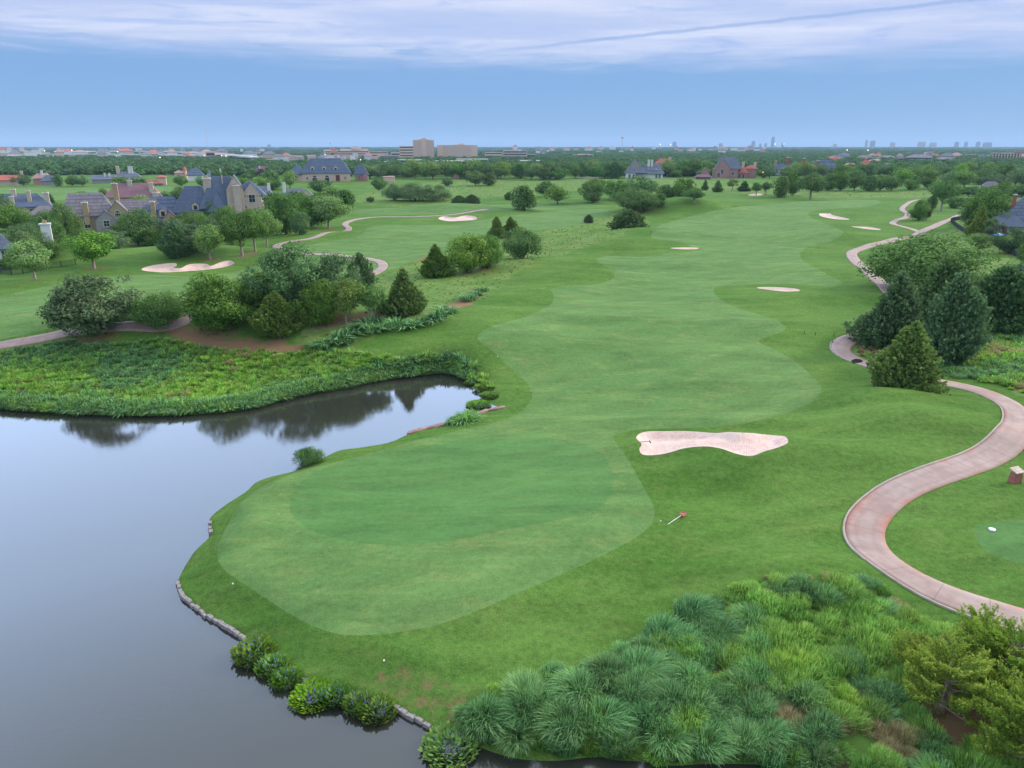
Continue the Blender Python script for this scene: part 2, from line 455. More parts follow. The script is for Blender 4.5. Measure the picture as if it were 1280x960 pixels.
# cart paths
PATH_A = [(1420, 812), (1340, 796), (1280, 775), (1230, 762), (1180, 745), (1130, 720), (1096, 697), (1079, 676), (1080, 655), (1096, 634), (1125, 613), (1160, 599), (1200, 585), (1238, 569),
          (1262, 550), (1274, 530), (1268, 511), (1245, 496), (1210, 484), (1168, 477), (1130, 470), (1098, 460), (1068, 450), (1050, 438), (1056, 427), (1082, 419), (1110, 408),
          (1122, 385), (1108, 360), (1086, 340), (1067, 324), (1066, 315), (1085, 308), (1110, 302), (1140, 296), (1152, 290), (1174, 280), (1192, 273), (1210, 267.5), (1245, 262), (1300, 258)]
PATH_C = [(1152, 291), (1138, 286), (1116, 280), (1121, 275.5), (1134, 270.5), (1133, 266), (1128, 260), (1142, 251), (1165, 249)]
PATH_B = [(-140, 452), (-60, 444), (0, 432), (50, 424), (95, 414), (160, 407), (235, 400), (340, 386), (447, 351), (470, 341), (479, 332), (467, 325), (420, 319), (365, 315), (345, 308), (360, 302.5), (395, 296.5), (425, 291), (436, 286), (431, 280), (445, 274.5), (472, 271.5), (522, 271), (560, 269), (592, 264.5), (610, 262)]
def ribbon(px, width):
    """rows of left/right points along a smoothed world-space centre line"""
    C0 = ground_pts(px)[:, :2]
    c = cr(C0, 14, closed=False)
    seg = np.hypot(*np.diff(c, axis=0).T); s = np.concatenate([[0], np.cumsum(seg)])
    n = max(8, int(s[-1] / 0.9)); t = np.linspace(0, s[-1], n)
    c = np.column_stack([np.interp(t, s, c[:, 0]), np.interp(t, s, c[:, 1])])
    for _ in range(6):
        c[1:-1] = 0.25 * c[:-2] + 0.5 * c[1:-1] + 0.25 * c[2:]
    d = np.gradient(c, axis=0); d /= np.maximum(np.hypot(d[:, 0], d[:, 1]), 1e-9)[:, None]
    nrm_ = np.column_stack([-d[:, 1], d[:, 0]])
    wv = width(t, c) if callable(width) else np.full(n, width)
    return c, nrm_, wv, t
PATHS = [('cart_path', PATH_A, 2.75), ('cart_path_branch', PATH_C, 2.3), ('far_cart_path', PATH_B, 2.4)]
RIBS = [(nm, ribbon(p, wd)) for nm, p, wd in PATHS]

# native rough / tall grass zones (soft edged)
MEADOW_PX = [
 [(-200, 445), (0, 440), (70, 428), (140, 430), (225, 424), (300, 436), (370, 441), (440, 438), (500, 449), (560, 452), (600, 466), (618, 486), (560, 470), (500, 478), (380, 502), (200, 527), (0, 520), (-200, 520)],
 [(380, 432), (440, 432), (500, 404), (560, 388), (612, 372), (640, 344), (700, 320), (760, 300), (806, 284), (800, 262), (760, 266), (740, 278), (660, 292), (575, 312), (520, 328), (480, 342), (455, 360), (380, 400)],
 [(575, 930), (592, 866), (650, 850), (705, 838), (735, 820), (790, 800), (830, 766), (850, 748), (890, 746), (925, 722), (960, 714), (1010, 712), (1060, 716), (1112, 737), (1150, 766), (1200, 782), (1300, 812), (1500, 850), (1500, 1100), (1000, 1000)],
 [(545, 258), (600, 248), (700, 240), (760, 236), (860, 240), (960, 243), (1050, 248), (1140, 247), (1200, 246), (1200, 238), (1100, 240), (1000, 236), (900, 226), (700, 224), (560, 226), (480, 236), (440, 250), (480, 258)],
 [(1172, 468), (1230, 478), (1300, 500), (1400, 540), (1400, 400), (1215, 402), (1180, 430)],
 [(1160, 294), (1182, 290), (1230, 284), (1300, 330), (1300, 350), (1210, 345), (1180, 320)],
 [(1090, 462), (1110, 425), (1080, 430), (1068, 440)],
]
MEADOWS = [ground_pts(cr(p, 3))[:, :2] for p in MEADOW_PX]
SOIL_PX = [[(220, 415), (232, 411), (246, 417), (264, 425), (300, 430), (355, 433), (376, 437), (300, 437.5), (260, 434.5), (236, 427)],
           [(405, 401), (450, 395), (480, 392), (470, 398), (430, 402)],
           [(1150, 905), (1180, 885), (1225, 880), (1262, 900), (1250, 935), (1190, 930)],
           [(1140, 865), (1160, 855), (1185, 862), (1180, 880), (1150, 882)],
           [(1100, 478), (1130, 490), (1165, 486), (1160, 482), (1130, 478)],
           [(917, 797), (927, 790), (938, 795), (934, 803), (921, 804)], [(893, 846), (902, 840), (905, 850), (897, 856)],
           [(530, 868), (545, 872), (570, 890), (572, 902), (552, 893), (535, 882)], [(490, 845), (500, 850), (520, 860), (512, 862), (495, 852)],
           [(560, 382), (585, 372), (600, 360), (592, 374), (575, 386)], [(500, 320), (520, 315), (540, 318), (520, 326)]]
SOILS = [ground_pts(cr(p, 3))[:, :2] for p in SOIL_PX]

# ------------------------------------------------------------------ ground mesh (constrained Delaunay)
def build_ground():
    pts = []
    rr = [6.0]
    while rr[-1] < 900: rr.append(rr[-1] * 1.0165 if rr[-1] > 20 else rr[-1] * 1.12)
    while rr[-1] < 30000: rr.append(rr[-1] * 1.12)
    for i, r in enumerate(rr):
        st = 0.0165 if r < 900 else 0.06
        th = np.arange(-0.95, 0.95, st) + (st / 2 if i % 2 else 0)
        j = 0.25 if r < 900 else 0.0
        rj = r * (1 + (npr.rand(len(th)) - 0.5) * 0.0165 * j)
        tj = th + (npr.rand(len(th)) - 0.5) * st * j
        pts.append(np.column_stack([rj * np.sin(tj), rj * np.cos(tj)]))
        th2 = np.arange(0.95 + 0.04, 2 * math.pi - 0.95, 0.16)
        if i % 6 == 0: pts.append(np.column_stack([r * np.sin(th2), r * np.cos(th2)]))
    pts.append(np.array([[0, 0], [30000, 30000], [-30000, 30000], [30000, -30000], [-30000, -30000]], float))
    P = np.concatenate(pts)
    # extra density round the bunkers
    for bp, dep in BUNKER_POLYS:
        lo, hi = bp.min(0) - 2, bp.max(0) + 2
        st = max(0.45, (hi - lo).max() / 60)
        gx, gy = np.meshgrid(np.arange(lo[0], hi[0], st), np.arange(lo[1], hi[1], st))
        g = np.column_stack([gx.ravel(), gy.ravel()]) + (npr.rand(gx.size, 2) - 0.5) * st * 0.4
        P = np.concatenate([P, g])
    # shoreline rings
    extra = []
    for off in (0.5, 1.3, 2.4, -1.0):
        A = WATER; B_ = np.roll(WATER, -1, axis=0); d = B_ - np.roll(WATER, 1, axis=0)
        n_ = np.column_stack([d[:, 1], -d[:, 0]]); n_ /= np.maximum(np.hypot(n_[:, 0], n_[:, 1]), 1e-9)[:, None]
        for sgn in (1, -1):
            q = A + n_ * off * sgn
            dd = sdf(q, WATER)
            extra.append(q[np.abs(dd - off) < 0.15])
    P = np.concatenate([P] + extra)
    verts = [Vector(p) for p in P]; edges = []
    def add_loop(L):
        b = len(verts)
        verts.extend(Vector(p) for p in L); n = len(L)
        edges.extend((b + i, b + (i + 1) % n) for i in range(n))
    add_loop(WATER)
    for nm, pl in REG: add_loop(pl)
    for pl in SOILS:
        if sdf(pl, WATER).min() > 0.5: add_loop(pl)
    for bp, _ in BUNKER_POLYS: add_loop(bp)
    r_ = delaunay_2d_cdt(verts, edges, [], 0, 1e-3)
    V2 = np.array([(v.x, v.y) for v in r_[0]]); F = np.array(r_[2], dtype=np.int64)
    z = hz(V2)
    V = np.column_stack([V2, z])
    cen = V2[F].mean(1)
    ar = np.cross(V2[F[:, 1]] - V2[F[:, 0]], V2[F[:, 2]] - V2[F[:, 0]])
    F = np.where((ar > 0)[:, None], F, F[:, ::-1])
    reg = np.zeros(len(F), int)
    for i, (nm, pl) in enumerate(REG):
        reg[sdf_far(cen, pl, 1.0) < 0] = i + 1
    nb = len(REG)
    for i, (bp, _) in enumerate(BUNKER_POLYS):
        reg[sdf_far(cen, bp, 1.0) < 0] = nb + 1 + i
    inwater = sdf_far(cen, WATER, 2.0) < 0
    reg[inwater] = 0
    me_att = np.zeros(len(V2)); so = np.zeros(len(V2))
    for i_, m_ in enumerate(MEADOWS):
        me_att = np.maximum(me_att, 1 - sm(sdf_far(V2, m_, 20) + (1.2 if i_ == 2 else 0.0), -1.2, 1.2))
    for i_, m_ in enumerate(SOILS):
        so = np.maximum(so, (0.56 if i_ in (7, 8) else 1.0) * (1 - sm(sdf_far(V2, m_, 6), -0.3, 0.9)))
    dw = sdf_far(V2, WATER, 20)
    shore = (1 - sm(dw, 0.0, 2.2)) * (dw > -3)
    return V, F, reg, me_att, so, shore

# ------------------------------------------------------------------ materials
def mat_new(name):
    m = bpy.data.materials.new(name); m.use_nodes = True
    t = m.node_tree; t.nodes.clear()
    q = NT(t); out = q.n('ShaderNodeOutputMaterial')
    return m, q, out

def principled(q, out, col, rough=0.8, spec=0.3, bump=None, bs=0.3, bd=0.05, **kw):
    p = q.n('ShaderNodeBsdfPrincipled')
    if isinstance(col, bpy.types.NodeSocket): q.l(col, p.inputs['Base Color'])
    else: p.inputs['Base Color'].default_value = (*col, 1)
    q.val(p.inputs['Roughness'], rough)
    p.inputs['Specular IOR Level'].default_value = spec
    for k, v in kw.items(): p.inputs[k].default_value = v
    if bump is not None:
        b = q.n('ShaderNodeBump'); q.l(bump, b.inputs['Height']); b.inputs['Strength'].default_value = bs; b.inputs['Distance'].default_value = bd
        q.l(b.outputs[0], p.inputs['Normal'])
    q.l(p.outputs[0], out.inputs[0])
    return p

def turf(name, a, b, c, stripe=0.0, srot=0.3, sw=2.2, fine=0.5, rough_like=False, yellow=0.25):
    m, q, out = mat_new(name)
    pos = q.n('ShaderNodeNewGeometry').outputs['Position']
    big = q.noise(pos, 0.045, 4, 0.6)
    med = q.noise(q.mapv(pos, (1, 1.8, 1), rot=(0, 0, 0.35)), 0.28, 5, 0.65, 0.6)
    fin = q.noise(pos, 2.2, 4, 0.7)
    gr = q.noise(q.mapv(pos, (1, 1.0, 1)), 9.0, 3, 0.75)
    col = q.mix(q.ss(big, 0.35, 0.65), a, b)
    col = q.mix(q.math('MULTIPLY', q.ss(med, 0.45, 0.72), yellow), col, c)
    tone = q.noise(q.mapv(pos, (0.45, 1.5, 1), rot=(0, 0, 0.12)), 0.16, 5, 0.7, 0.8)
    tone2 = q.noise(q.mapv(pos, (0.7, 1.6, 1), rot=(0, 0, -0.2)), 0.9, 3, 0.7, 0.3)
    k = q.math('ADD', q.math('MULTIPLY', q.math('SUBTRACT', fin, 0.5), fine), q.math('MULTIPLY', q.math('SUBTRACT', gr, 0.5), fine * 1.1))
    k = q.math('ADD', k, q.math('MULTIPLY', q.math('SUBTRACT', tone, 0.5), 0.95))
    k = q.math('ADD', k, q.math('MULTIPLY', q.math('SUBTRACT', tone2, 0.5), 0.35))
    if stripe:
        mp = q.mapv(pos, (1, 1, 1), rot=(0, 0, srot))
        sx = q.n('ShaderNodeSeparateXYZ'); q.l(mp, sx.inputs[0])
        wig = q.math('MULTIPLY', q.noise(pos, 0.05, 2), 9.0)
        st = q.math('SINE', q.math('MULTIPLY', q.math('ADD', sx.outputs['X'], wig), math.pi / sw))
        st = q.math('MULTIPLY', q.ss(st, -0.4, 0.4), stripe)
        k = q.math('ADD', k, q.math('SUBTRACT', st, stripe / 2))
    k = q.math('ADD', k, 1.0)
    kk = q.n('ShaderNodeCombineColor'); [q.l(k, kk.inputs[i]) for i in range(3)]
    col = q.mix(1.0, col, kk.outputs[0], 'MULTIPLY')
    if rough_like:
        def attr(nm):
            n_ = q.n('ShaderNodeAttribute'); n_.attribute_name = nm; return n_.outputs['Fac']
        # far land beyond the course: woods, olive fields
        ln = q.n('ShaderNodeVectorMath', operation='LENGTH'); q.l(pos, ln.inputs[0])
        far = q.ss(ln.outputs['Value'], 650.0, 1100.0)
        farc = q.mix(q.ss(q.noise(pos, 0.004, 4, 0.6), 0.42, 0.6), (0.04, 0.09, 0.035), (0.08, 0.14, 0.05))
        col = q.mix(far, col, farc)
        md = q.noise(pos, 0.13, 5, 0.65, 0.5); m2 = q.noise(pos, 0.9, 4, 0.7)
        mc = q.mix(q.ss(md, 0.38, 0.62), (0.095, 0.185, 0.036), (0.19, 0.24, 0.072))
        mc = q.mix(q.math('MULTIPLY', q.ss(q.noise(q.mapv(pos, loc=(41, 7, 0)), 0.22, 4, 0.7), 0.55, 0.72), 0.7), mc, (0.18, 0.165, 0.07))
        mc = q.mix(q.ss(m2, 0.3, 0.75), mc, (0.085, 0.155, 0.032))
        e = q.math('ADD', attr('meadow'), q.math('MULTIPLY', q.math('SUBTRACT', q.noise(pos, 0.8, 3), 0.5), 0.7))
        col = q.mix(q.ss(e, 0.35, 0.65), col, mc)
        e = q.math('ADD', attr('soil'), q.math('MULTIPLY', q.math('SUBTRACT', q.noise(pos, 1.4, 4, 0.7), 0.5), 1.2))  # bare earth, plus the litter tone that paints shade under tree crowns
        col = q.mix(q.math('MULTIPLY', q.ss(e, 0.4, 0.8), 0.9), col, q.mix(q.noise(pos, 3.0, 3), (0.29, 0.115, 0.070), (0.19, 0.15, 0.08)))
        e = q.math('ADD', attr('shore'), q.math('MULTIPLY', q.math('SUBTRACT', q.noise(pos, 1.1, 4, 0.7), 0.5), 0.9))
        col = q.mix(q.math('MULTIPLY', q.ss(e, 1.0, 1.3), 0.7), col, (0.15, 0.11, 0.05))
    h = q.math('ADD', q.math('MULTIPLY', fin, 0.4), gr)
    principled(q, out, col, 0.95, 0.03, h, 0.7 if rough_like else 0.35, 0.10)
    return m

M = {}
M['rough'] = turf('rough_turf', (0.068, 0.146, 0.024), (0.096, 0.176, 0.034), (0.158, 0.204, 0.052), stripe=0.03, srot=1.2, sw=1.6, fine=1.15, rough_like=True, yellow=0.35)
M['fairway'] = turf('fairway_turf', (0.094, 0.178, 0.050), (0.112, 0.195, 0.056), (0.176, 0.222, 0.068), stripe=0.055, srot=0.9, sw=2.6, fine=0.75, yellow=0.6)
M['green'] = turf('green_turf', (0.077, 0.169, 0.047), (0.093, 0.186, 0.053), (0.138, 0.198, 0.060), stripe=0.05, srot=1.25, sw=1.3, fine=0.5, yellow=0.3)
M['tee'] = M['green']

def simple(name, col, rough=0.8, spec=0.3, var=0.15, scale=2.0, bump=0.2, streak=None, **kw):
    m, q, out = mat_new(name)
    pos = q.n('ShaderNodeTexCoord').outputs['Object']
    n_ = q.noise(pos, scale, 5, 0.65)
    d = tuple(c * (1 - var) for c in col); l_ = tuple(min(1, c * (1 + var)) for c in col)
    c = q.mix(q.ss(n_, 0.3, 0.7), d, l_)
    if streak: c = q.mix(q.math('MULTIPLY', q.ss(q.noise(pos, scale * 0.35, 4, 0.7), 0.5, 0.7), 0.6), c, streak)
    principled(q, out, c, rough, spec, q.noise(pos, scale * 4, 4, 0.7), bump, 0.03, **kw)
    return m

def sand_mat():
    m, q, out = mat_new('bunker_sand')
    pos = q.n('ShaderNodeNewGeometry').outputs['Position']
    n_ = q.noise(pos, 0.9, 5, 0.7, 1.0)
    c = q.mix(q.ss(n_, 0.35, 0.68), (0.68, 0.50, 0.42), (0.57, 0.38, 0.31))
    c = q.mix(q.ss(q.noise(pos, 3.5, 4, 0.7), 0.55, 0.75), c, (0.74, 0.60, 0.53))
    wv = q.n('ShaderNodeTexWave'); q.l(q.mapv(pos, (1, 1, 1), rot=(0, 0, 0.5)), wv.inputs['Vector']); wv.inputs['Scale'].default_value = 1.6; wv.inputs['Distortion'].default_value = 7.0; wv.inputs['Detail'].default_value = 3.0
    c = q.mix(q.math('MULTIPLY', wv.outputs['Fac'], 0.10), c, (0.45, 0.30, 0.25))
    hgt = q.math('ADD', q.math('MULTIPLY', q.noise(pos, 3.0, 5, 0.75), 1.0), q.math('MULTIPLY', wv.outputs['Fac'], 0.5))
    principled(q, out, c, 0.95, 0.1, hgt, 0.6, 0.12)
    return m
M['sand'] = sand_mat()

def path_mat():
    m, q, out = mat_new('path_concrete')
    pos = q.n('ShaderNodeNewGeometry').outputs['Position']
    def attr(nm):
        n_ = q.n('ShaderNodeAttribute'); n_.attribute_name = nm; return n_.outputs['Fac']
    al, ac = attr('along'), attr('across')       # metres along; -1..1 across
    c = q.mix(q.ss(q.noise(pos, 0.5, 5, 0.65), 0.3, 0.7), (0.28, 0.180, 0.145), (0.37, 0.270, 0.225))
    c = q.mix(q.math('MULTIPLY', q.ss(q.noise(pos, 7.0, 4, 0.7), 0.45, 0.8), 0.35), c, (0.24, 0.18, 0.17))
    st = q.math('ADD', q.noise(q.mapv(pos, (1, 1, 1), loc=(3, 9, 0)), 0.22, 5, 0.7, 0.4), q.math('MULTIPLY', q.math('POWER', q.math('ABSOLUTE', ac), 2.0), 0.16))
    c = q.mix(q.math('MULTIPLY', q.ss(st, 0.58, 0.78), 0.7), c, (0.38, 0.125, 0.075))
    # tyre-darkened tracks
    tr = q.math('ABSOLUTE', q.math('SUBTRACT', q.math('ABSOLUTE', ac), 0.42))
    c = q.mix(q.math('MULTIPLY', q.math('SUBTRACT', 1.0, q.ss(tr, 0.0, 0.22)), 0.18), c, (0.17, 0.12, 0.12))
    # expansion joints
    jf = q.math('ABSOLUTE', q.math('SUBTRACT', q.math('FRACT', q.math('DIVIDE', al, 2.9)), 0.5))
    jm = q.math('SUBTRACT', 1.0, q.ss(jf, 0.006, 0.016))
    c = q.mix(q.math('MULTIPLY', jm, 0.6), c, (0.16, 0.11, 0.10))
    principled(q, out, c, 0.8, 0.3, q.noise(pos, 12.0, 4, 0.7), 0.25, 0.02)
    return m
M['path'] = path_mat()
M['kerb'] = simple('kerb_concrete', (0.33, 0.27, 0.22), 0.85, 0.2, 0.15, 1.5)

def water_mat():
    m, q, out = mat_new('pond_water')
    pos = q.n('ShaderNodeNewGeometry').outputs['Position']
    n_ = q.noise(pos, 0.03, 3, 0.6)
    c = q.mix(q.ss(n_, 0.35, 0.65), (0.028, 0.028, 0.021), (0.034, 0.034, 0.027))
    rip = q.math('ADD', q.noise(q.mapv(pos, (1.0, 1.6, 1)), 2.6, 5, 0.65), q.math('MULTIPLY', q.noise(pos, 0.5, 2), 1.2))
    ro = q.math('ADD', 0.015, q.math('MULTIPLY', q.ss(q.noise(pos, 0.05, 3, 0.6), 0.45, 0.7), 0.03))
    p = principled(q, out, c, ro, 0.5, rip, 0.045, 0.05, IOR=1.62)
    return m
M['water'] = water_mat()

def leaf_mat(name, dark, light, tip=None, trans=0.22, vary=0.35):
    m, q, out = mat_new(name)
    a1 = q.n('ShaderNodeAttribute'); a1.attribute_name = 'lv'
    a2 = q.n('ShaderNodeAttribute'); a2.attribute_name = 'cv'
    oi = q.n('ShaderNodeObjectInfo')
    c = q.mix(a2.outputs['Fac'], dark, light)
    c = q.mix(q.math('MULTIPLY', a1.outputs['Fac'], 0.6), c, tip or light)
    hs = q.n('ShaderNodeHueSaturation')
    q.l(c, hs.inputs['Color'])
    q.l(q.math('ADD', 0.485, q.math('MULTIPLY', oi.outputs['Random'], 0.03)), hs.inputs['Hue'])
    r2 = q.math('FRACT', q.math('MULTIPLY', oi.outputs['Random'], 7.31))
    q.l(q.math('ADD', 1 - vary / 2, q.math('MULTIPLY', r2, vary)), hs.inputs['Value'])
    r3 = q.math('FRACT', q.math('MULTIPLY', oi.outputs['Random'], 13.7))
    q.l(q.math('ADD', 0.84, q.math('MULTIPLY', r3, 0.2)), hs.inputs['Saturation'])
    d = q.n('ShaderNodeBsdfPrincipled'); q.l(hs.outputs[0], d.inputs['Base Color'])
    d.inputs['Roughness'].default_value = 0.9; d.inputs['Specular IOR Level'].default_value = 0.05
    t = q.n('ShaderNodeBsdfTranslucent'); q.l(hs.outputs[0], t.inputs['Color'])
    mx = q.n('ShaderNodeMixShader'); mx.inputs[0].default_value = trans
    q.l(d.outputs[0], mx.inputs[1]); q.l(t.outputs[0], mx.inputs[2]); q.l(mx.outputs[0], out.inputs[0])
    return m
M['oak'] = leaf_mat('oak_leaves', (0.047, 0.115, 0.024), (0.129, 0.249, 0.047), (0.223, 0.367, 0.079))
M['oak_grey'] = leaf_mat('grey_green_leaves', (0.059, 0.124, 0.039), (0.138, 0.234, 0.081), (0.249, 0.353, 0.145))
M['oak_light'] = leaf_mat('light_green_leaves', (0.092, 0.190, 0.028), (0.196, 0.327, 0.059), (0.302, 0.446, 0.092))
M['cedar'] = leaf_mat('cedar_foliage', (0.072, 0.145, 0.024), (0.170, 0.255, 0.036), (0.353, 0.420, 0.065))
M['cedar_dark'] = leaf_mat('dark_cedar_foliage', (0.058, 0.141, 0.036), (0.138, 0.243, 0.060), (0.262, 0.393, 0.105))
M['cedar_blue'] = leaf_mat('blue_cedar_foliage', (0.076, 0.164, 0.060), (0.164, 0.275, 0.107), (0.353, 0.498, 0.236))
M['cedar_gold'] = leaf_mat('golden_cedar_foliage', (0.137, 0.239, 0.023), (0.285, 0.399, 0.036), (0.524, 0.570, 0.051), vary=0.15)
M['yellow'] = leaf_mat('yellow_green_leaves', (0.110, 0.176, 0.033), (0.187, 0.264, 0.055), (0.242, 0.308, 0.077))
M['plum'] = leaf_mat('purple_leaves', (0.054, 0.046, 0.046), (0.093, 0.070, 0.070))
M['wood_far'] = leaf_mat('woodland_leaves', (0.046, 0.121, 0.040), (0.109, 0.218, 0.057), (0.161, 0.276, 0.081), vary=0.7)
M['aqua'] = leaf_mat('water_plant_leaves', (0.08, 0.20, 0.022), (0.17, 0.33, 0.035), (0.46, 0.50, 0.03), trans=0.3)
M['flower'] = leaf_mat('violet_flower_spikes', (0.24, 0.24, 0.50), (0.36, 0.36, 0.66))
M['bark'] = simple('bark', (0.17, 0.125, 0.095), 0.95, 0.1, 0.35, 6.0, 0.8)
M['bark_pale'] = simple('pale_bark', (0.30, 0.235, 0.185), 0.95, 0.1, 0.25, 6.0, 0.8)

def grass_mat(name, lo, hi, tip):
    """blades: tint changes with place so that drifts read"""
    m, q, out = mat_new(name)
    pos = q.n('ShaderNodeNewGeometry').outputs['Position']
    a1 = q.n('ShaderNodeAttribute'); a1.attribute_name = 'lv'
    oi = q.n('ShaderNodeObjectInfo')
    c = q.mix(q.ss(q.noise(pos, 0.16, 4, 0.65), 0.36, 0.64), lo, hi)
    c = q.mix(q.math('MULTIPLY', q.math('POWER', a1.outputs['Fac'], 1.3), 0.95), c, tip)
    hs = q.n('ShaderNodeHueSaturation'); q.l(c, hs.inputs['Color'])
    q.l(q.math('ADD', 0.485, q.math('MULTIPLY', oi.outputs['Random'], 0.03)), hs.inputs['Hue'])
    r2 = q.math('FRACT', q.math('MULTIPLY', oi.outputs['Random'], 7.31))
    a3 = q.n('ShaderNodeAttribute'); a3.attribute_name = 'bv'
    q.l(q.math('MULTIPLY', q.math('ADD', 0.78, q.math('MULTIPLY', r2, 0.44)), q.math('ADD', 0.55, q.math('MULTIPLY', a3.outputs['Fac'], 0.9))), hs.inputs['Value'])
    d = q.n('ShaderNodeBsdfPrincipled'); q.l(hs.outputs[0], d.inputs['Base Color'])
    d.inputs['Roughness'].default_value = 0.8; d.inputs['Specular IOR Level'].default_value = 0.08
    t = q.n('ShaderNodeBsdfTranslucent'); q.l(hs.outputs[0], t.inputs['Color'])
    mx = q.n('ShaderNodeMixShader'); mx.inputs[0].default_value = 0.3
    q.l(d.outputs[0], mx.inputs[1]); q.l(t.outputs[0], mx.inputs[2]); q.l(mx.outputs[0], out.inputs[0])
    return m
M['g_blue'] = grass_mat('blue_green_grass', (0.056, 0.165, 0.055), (0.08, 0.212, 0.055), (0.28, 0.49, 0.18))
M['g_green'] = grass_mat('fresh_green_grass', (0.085, 0.23, 0.03), (0.14, 0.31, 0.042), (0.4, 0.62, 0.14))
M['g_yellow'] = grass_mat('yellow_green_grass', (0.12, 0.3, 0.03), (0.17, 0.35, 0.036), (0.42, 0.62, 0.11))
M['g_dry'] = grass_mat('dry_grass', (0.253, 0.230, 0.088), (0.345, 0.276, 0.117), (0.517, 0.425, 0.215))

# ------------------------------------------------------------------ build the ground pieces
V, F, reg, MEA, SOI, SHO = build_ground()
def _f(): pass
def sub_mesh(name, mask, mat, dz=0.0, kind='structure', label=None, cat=None, group=None):
    f = F[mask]
    if not len(f): return None
    u, inv = np.unique(f, return_inverse=True)
    v = V[u].copy(); v[:, 2] += dz
    me = np_mesh(name, v, inv.reshape(f.shape), {'meadow': ('POINT', MEA[u]), 'soil': ('POINT', SOI[u]), 'shore': ('POINT', SHO[u])}, smooth=True)
    o = link(name, me, mat)
    tag(o, label, cat, group, kind)
    return o
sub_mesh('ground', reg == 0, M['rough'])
gm = {'fairway': 'fairway', 'putting_green': 'green', 'far_fairway': 'fairway', 'distant_fairway': 'fairway', 'back_fairway': 'fairway', 'tee': 'tee'}
for i, (nm, _) in enumerate(REG):
    sub_mesh(nm, reg == i + 1, M[gm[nm]])
for i, k in enumerate(B_PX):
    sub_mesh('sand_bunker' if i == 0 else 'sand_bunker.%03d' % i, reg == len(REG) + 1 + i, M['sand'])

def grid_ribbon(name, c, nr, t, offs, zlift, mat, skirt=0.12, across=True):
    offs = np.asarray(offs); rows = len(c); k = offs.shape[-1]
    P = (c[:, None, :] + nr[:, None, :] * np.asarray(offs).reshape(1 if np.ndim(offs) == 1 else rows, -1, 1)).reshape(-1, 2)
    z = hz(P)
    dist_ = np.hypot(P[:, 0], P[:, 1])
    z = z + zlift + 0.0002 * dist_
    V_ = np.column_stack([P, z])
    al = np.repeat(t, k); ac = np.tile(np.linspace(-1, 1, k), rows)
    F_ = []
    idx = np.arange(rows * k).reshape(rows, k)
    a = idx[:-1, :-1].ravel(); b = idx[:-1, 1:].ravel(); c_ = idx[1:, 1:].ravel(); d = idx[1:, :-1].ravel()
    F_ = np.column_stack([a, d, c_, b])
    # skirts
    n0 = len(V_)
    L = V_[idx[:, 0]].copy(); L[:, 2] -= skirt; Rr = V_[idx[:, -1]].copy(); Rr[:, 2] -= skirt
    V_ = np.concatenate([V_, L, Rr])
    li = n0 + np.arange(rows); ri = n0 + rows + np.arange(rows)
    s1 = np.column_stack([idx[:-1, 0], li[:-1], li[1:], idx[1:, 0]]); s2 = np.column_stack([idx[:-1, -1], idx[1:, -1], ri[1:], ri[:-1]])
    F_ = np.concatenate([F_, s1, s2])
    al = np.concatenate([al, t, t]); ac = np.concatenate([ac, np.full(rows, -1.0), np.full(rows, 1.0)])
    # face up
    nz = np.cross(V_[F_[0, 1]] - V_[F_[0, 0]], V_[F_[0, 3]] - V_[F_[0, 0]])[2]
    if nz < 0: F_ = F_[:, ::-1]
    me = np_mesh(name, V_, F_, {'along': ('POINT', al), 'across': ('POINT', ac)})
    return tag(link(name, me, mat), kind='structure')
for i, (nm, (c, nr, wv, t)) in enumerate(RIBS):
    offs = np.linspace(-0.5, 0.5, 7)[None, :] * wv[:, None]
    grid_ribbon(nm, c, nr, t, offs, 0.05 - 0.012 * (i == 1), M['path'])
# kerb on the outer side of the near loop
c, nr, wv, t = RIBS[0][1]
sel = (t > t[-1] * 0.0)
dpt = c[:, 1] * CP + CAM_H * SP
px_ = 640 + FPX * c[:, 0] / dpt
near_i = np.where((c[:, 1] < 100))[0]
a0, a1 = near_i[0], near_i[-1]
kc, kn, kt, kw = c[a0:a1], nr[a0:a1], t[a0:a1], wv[a0:a1]
# the path runs from the near right end; its outer bank lies on the left of travel for +normal
for sgn in ((1,) if kn[5][1] < 0 else (-1,)):
    o1 = np.column_stack([sgn * (kw / 2 - 0.02), sgn * (kw / 2 + 0.03), sgn * (kw / 2 + 0.08), sgn * (kw / 2 + 0.13)])
    grid_ribbon('path_kerb', kc, kn, kt, o1, 0.095, M['kerb'], 0.22)

wp = MB()
wp_me = np_mesh('pond', np.array([[-420, -60, WATER_Z], [60, -60, WATER_Z], [60, 115, WATER_Z], [-420, 115, WATER_Z]]), np.array([[0, 1, 2, 3]]))
tag(link('water', wp_me, M['water']), kind='structure')

# ------------------------------------------------------------------ foliage prototypes
def cards(C, N, size, asp=1.0, lv=None, cv=None, tri=False, rs=None):
    """leaf cards at centres C with normals N"""
    rs = rs or npr
    n = len(C)
    N = N / np.maximum(np.linalg.norm(N, axis=1), 1e-9)[:, None]
    a = rs.randn(n, 3); u = np.cross(N, a); u /= np.maximum(np.linalg.norm(u, axis=1), 1e-9)[:, None]
    v = np.cross(N, u)
    s = (np.full(n, size) if np.isscalar(size) else size)[:, None] * (0.65 + 0.7 * rs.rand(n, 1))
    u = u * s * 0.5; v = v * s * 0.5 * asp
    bend = N * s * 0.14
    P = np.stack([C - u * 1.0, C + v * 0.9 + bend, C + u * 1.0, C - v * 0.9 + bend], 1).reshape(-1, 3)
    Fq = np.arange(4 * n).reshape(n, 4)
    return P, Fq, (rs.rand(n) if lv is None else lv), (rs.rand(n) if cv is None else cv)

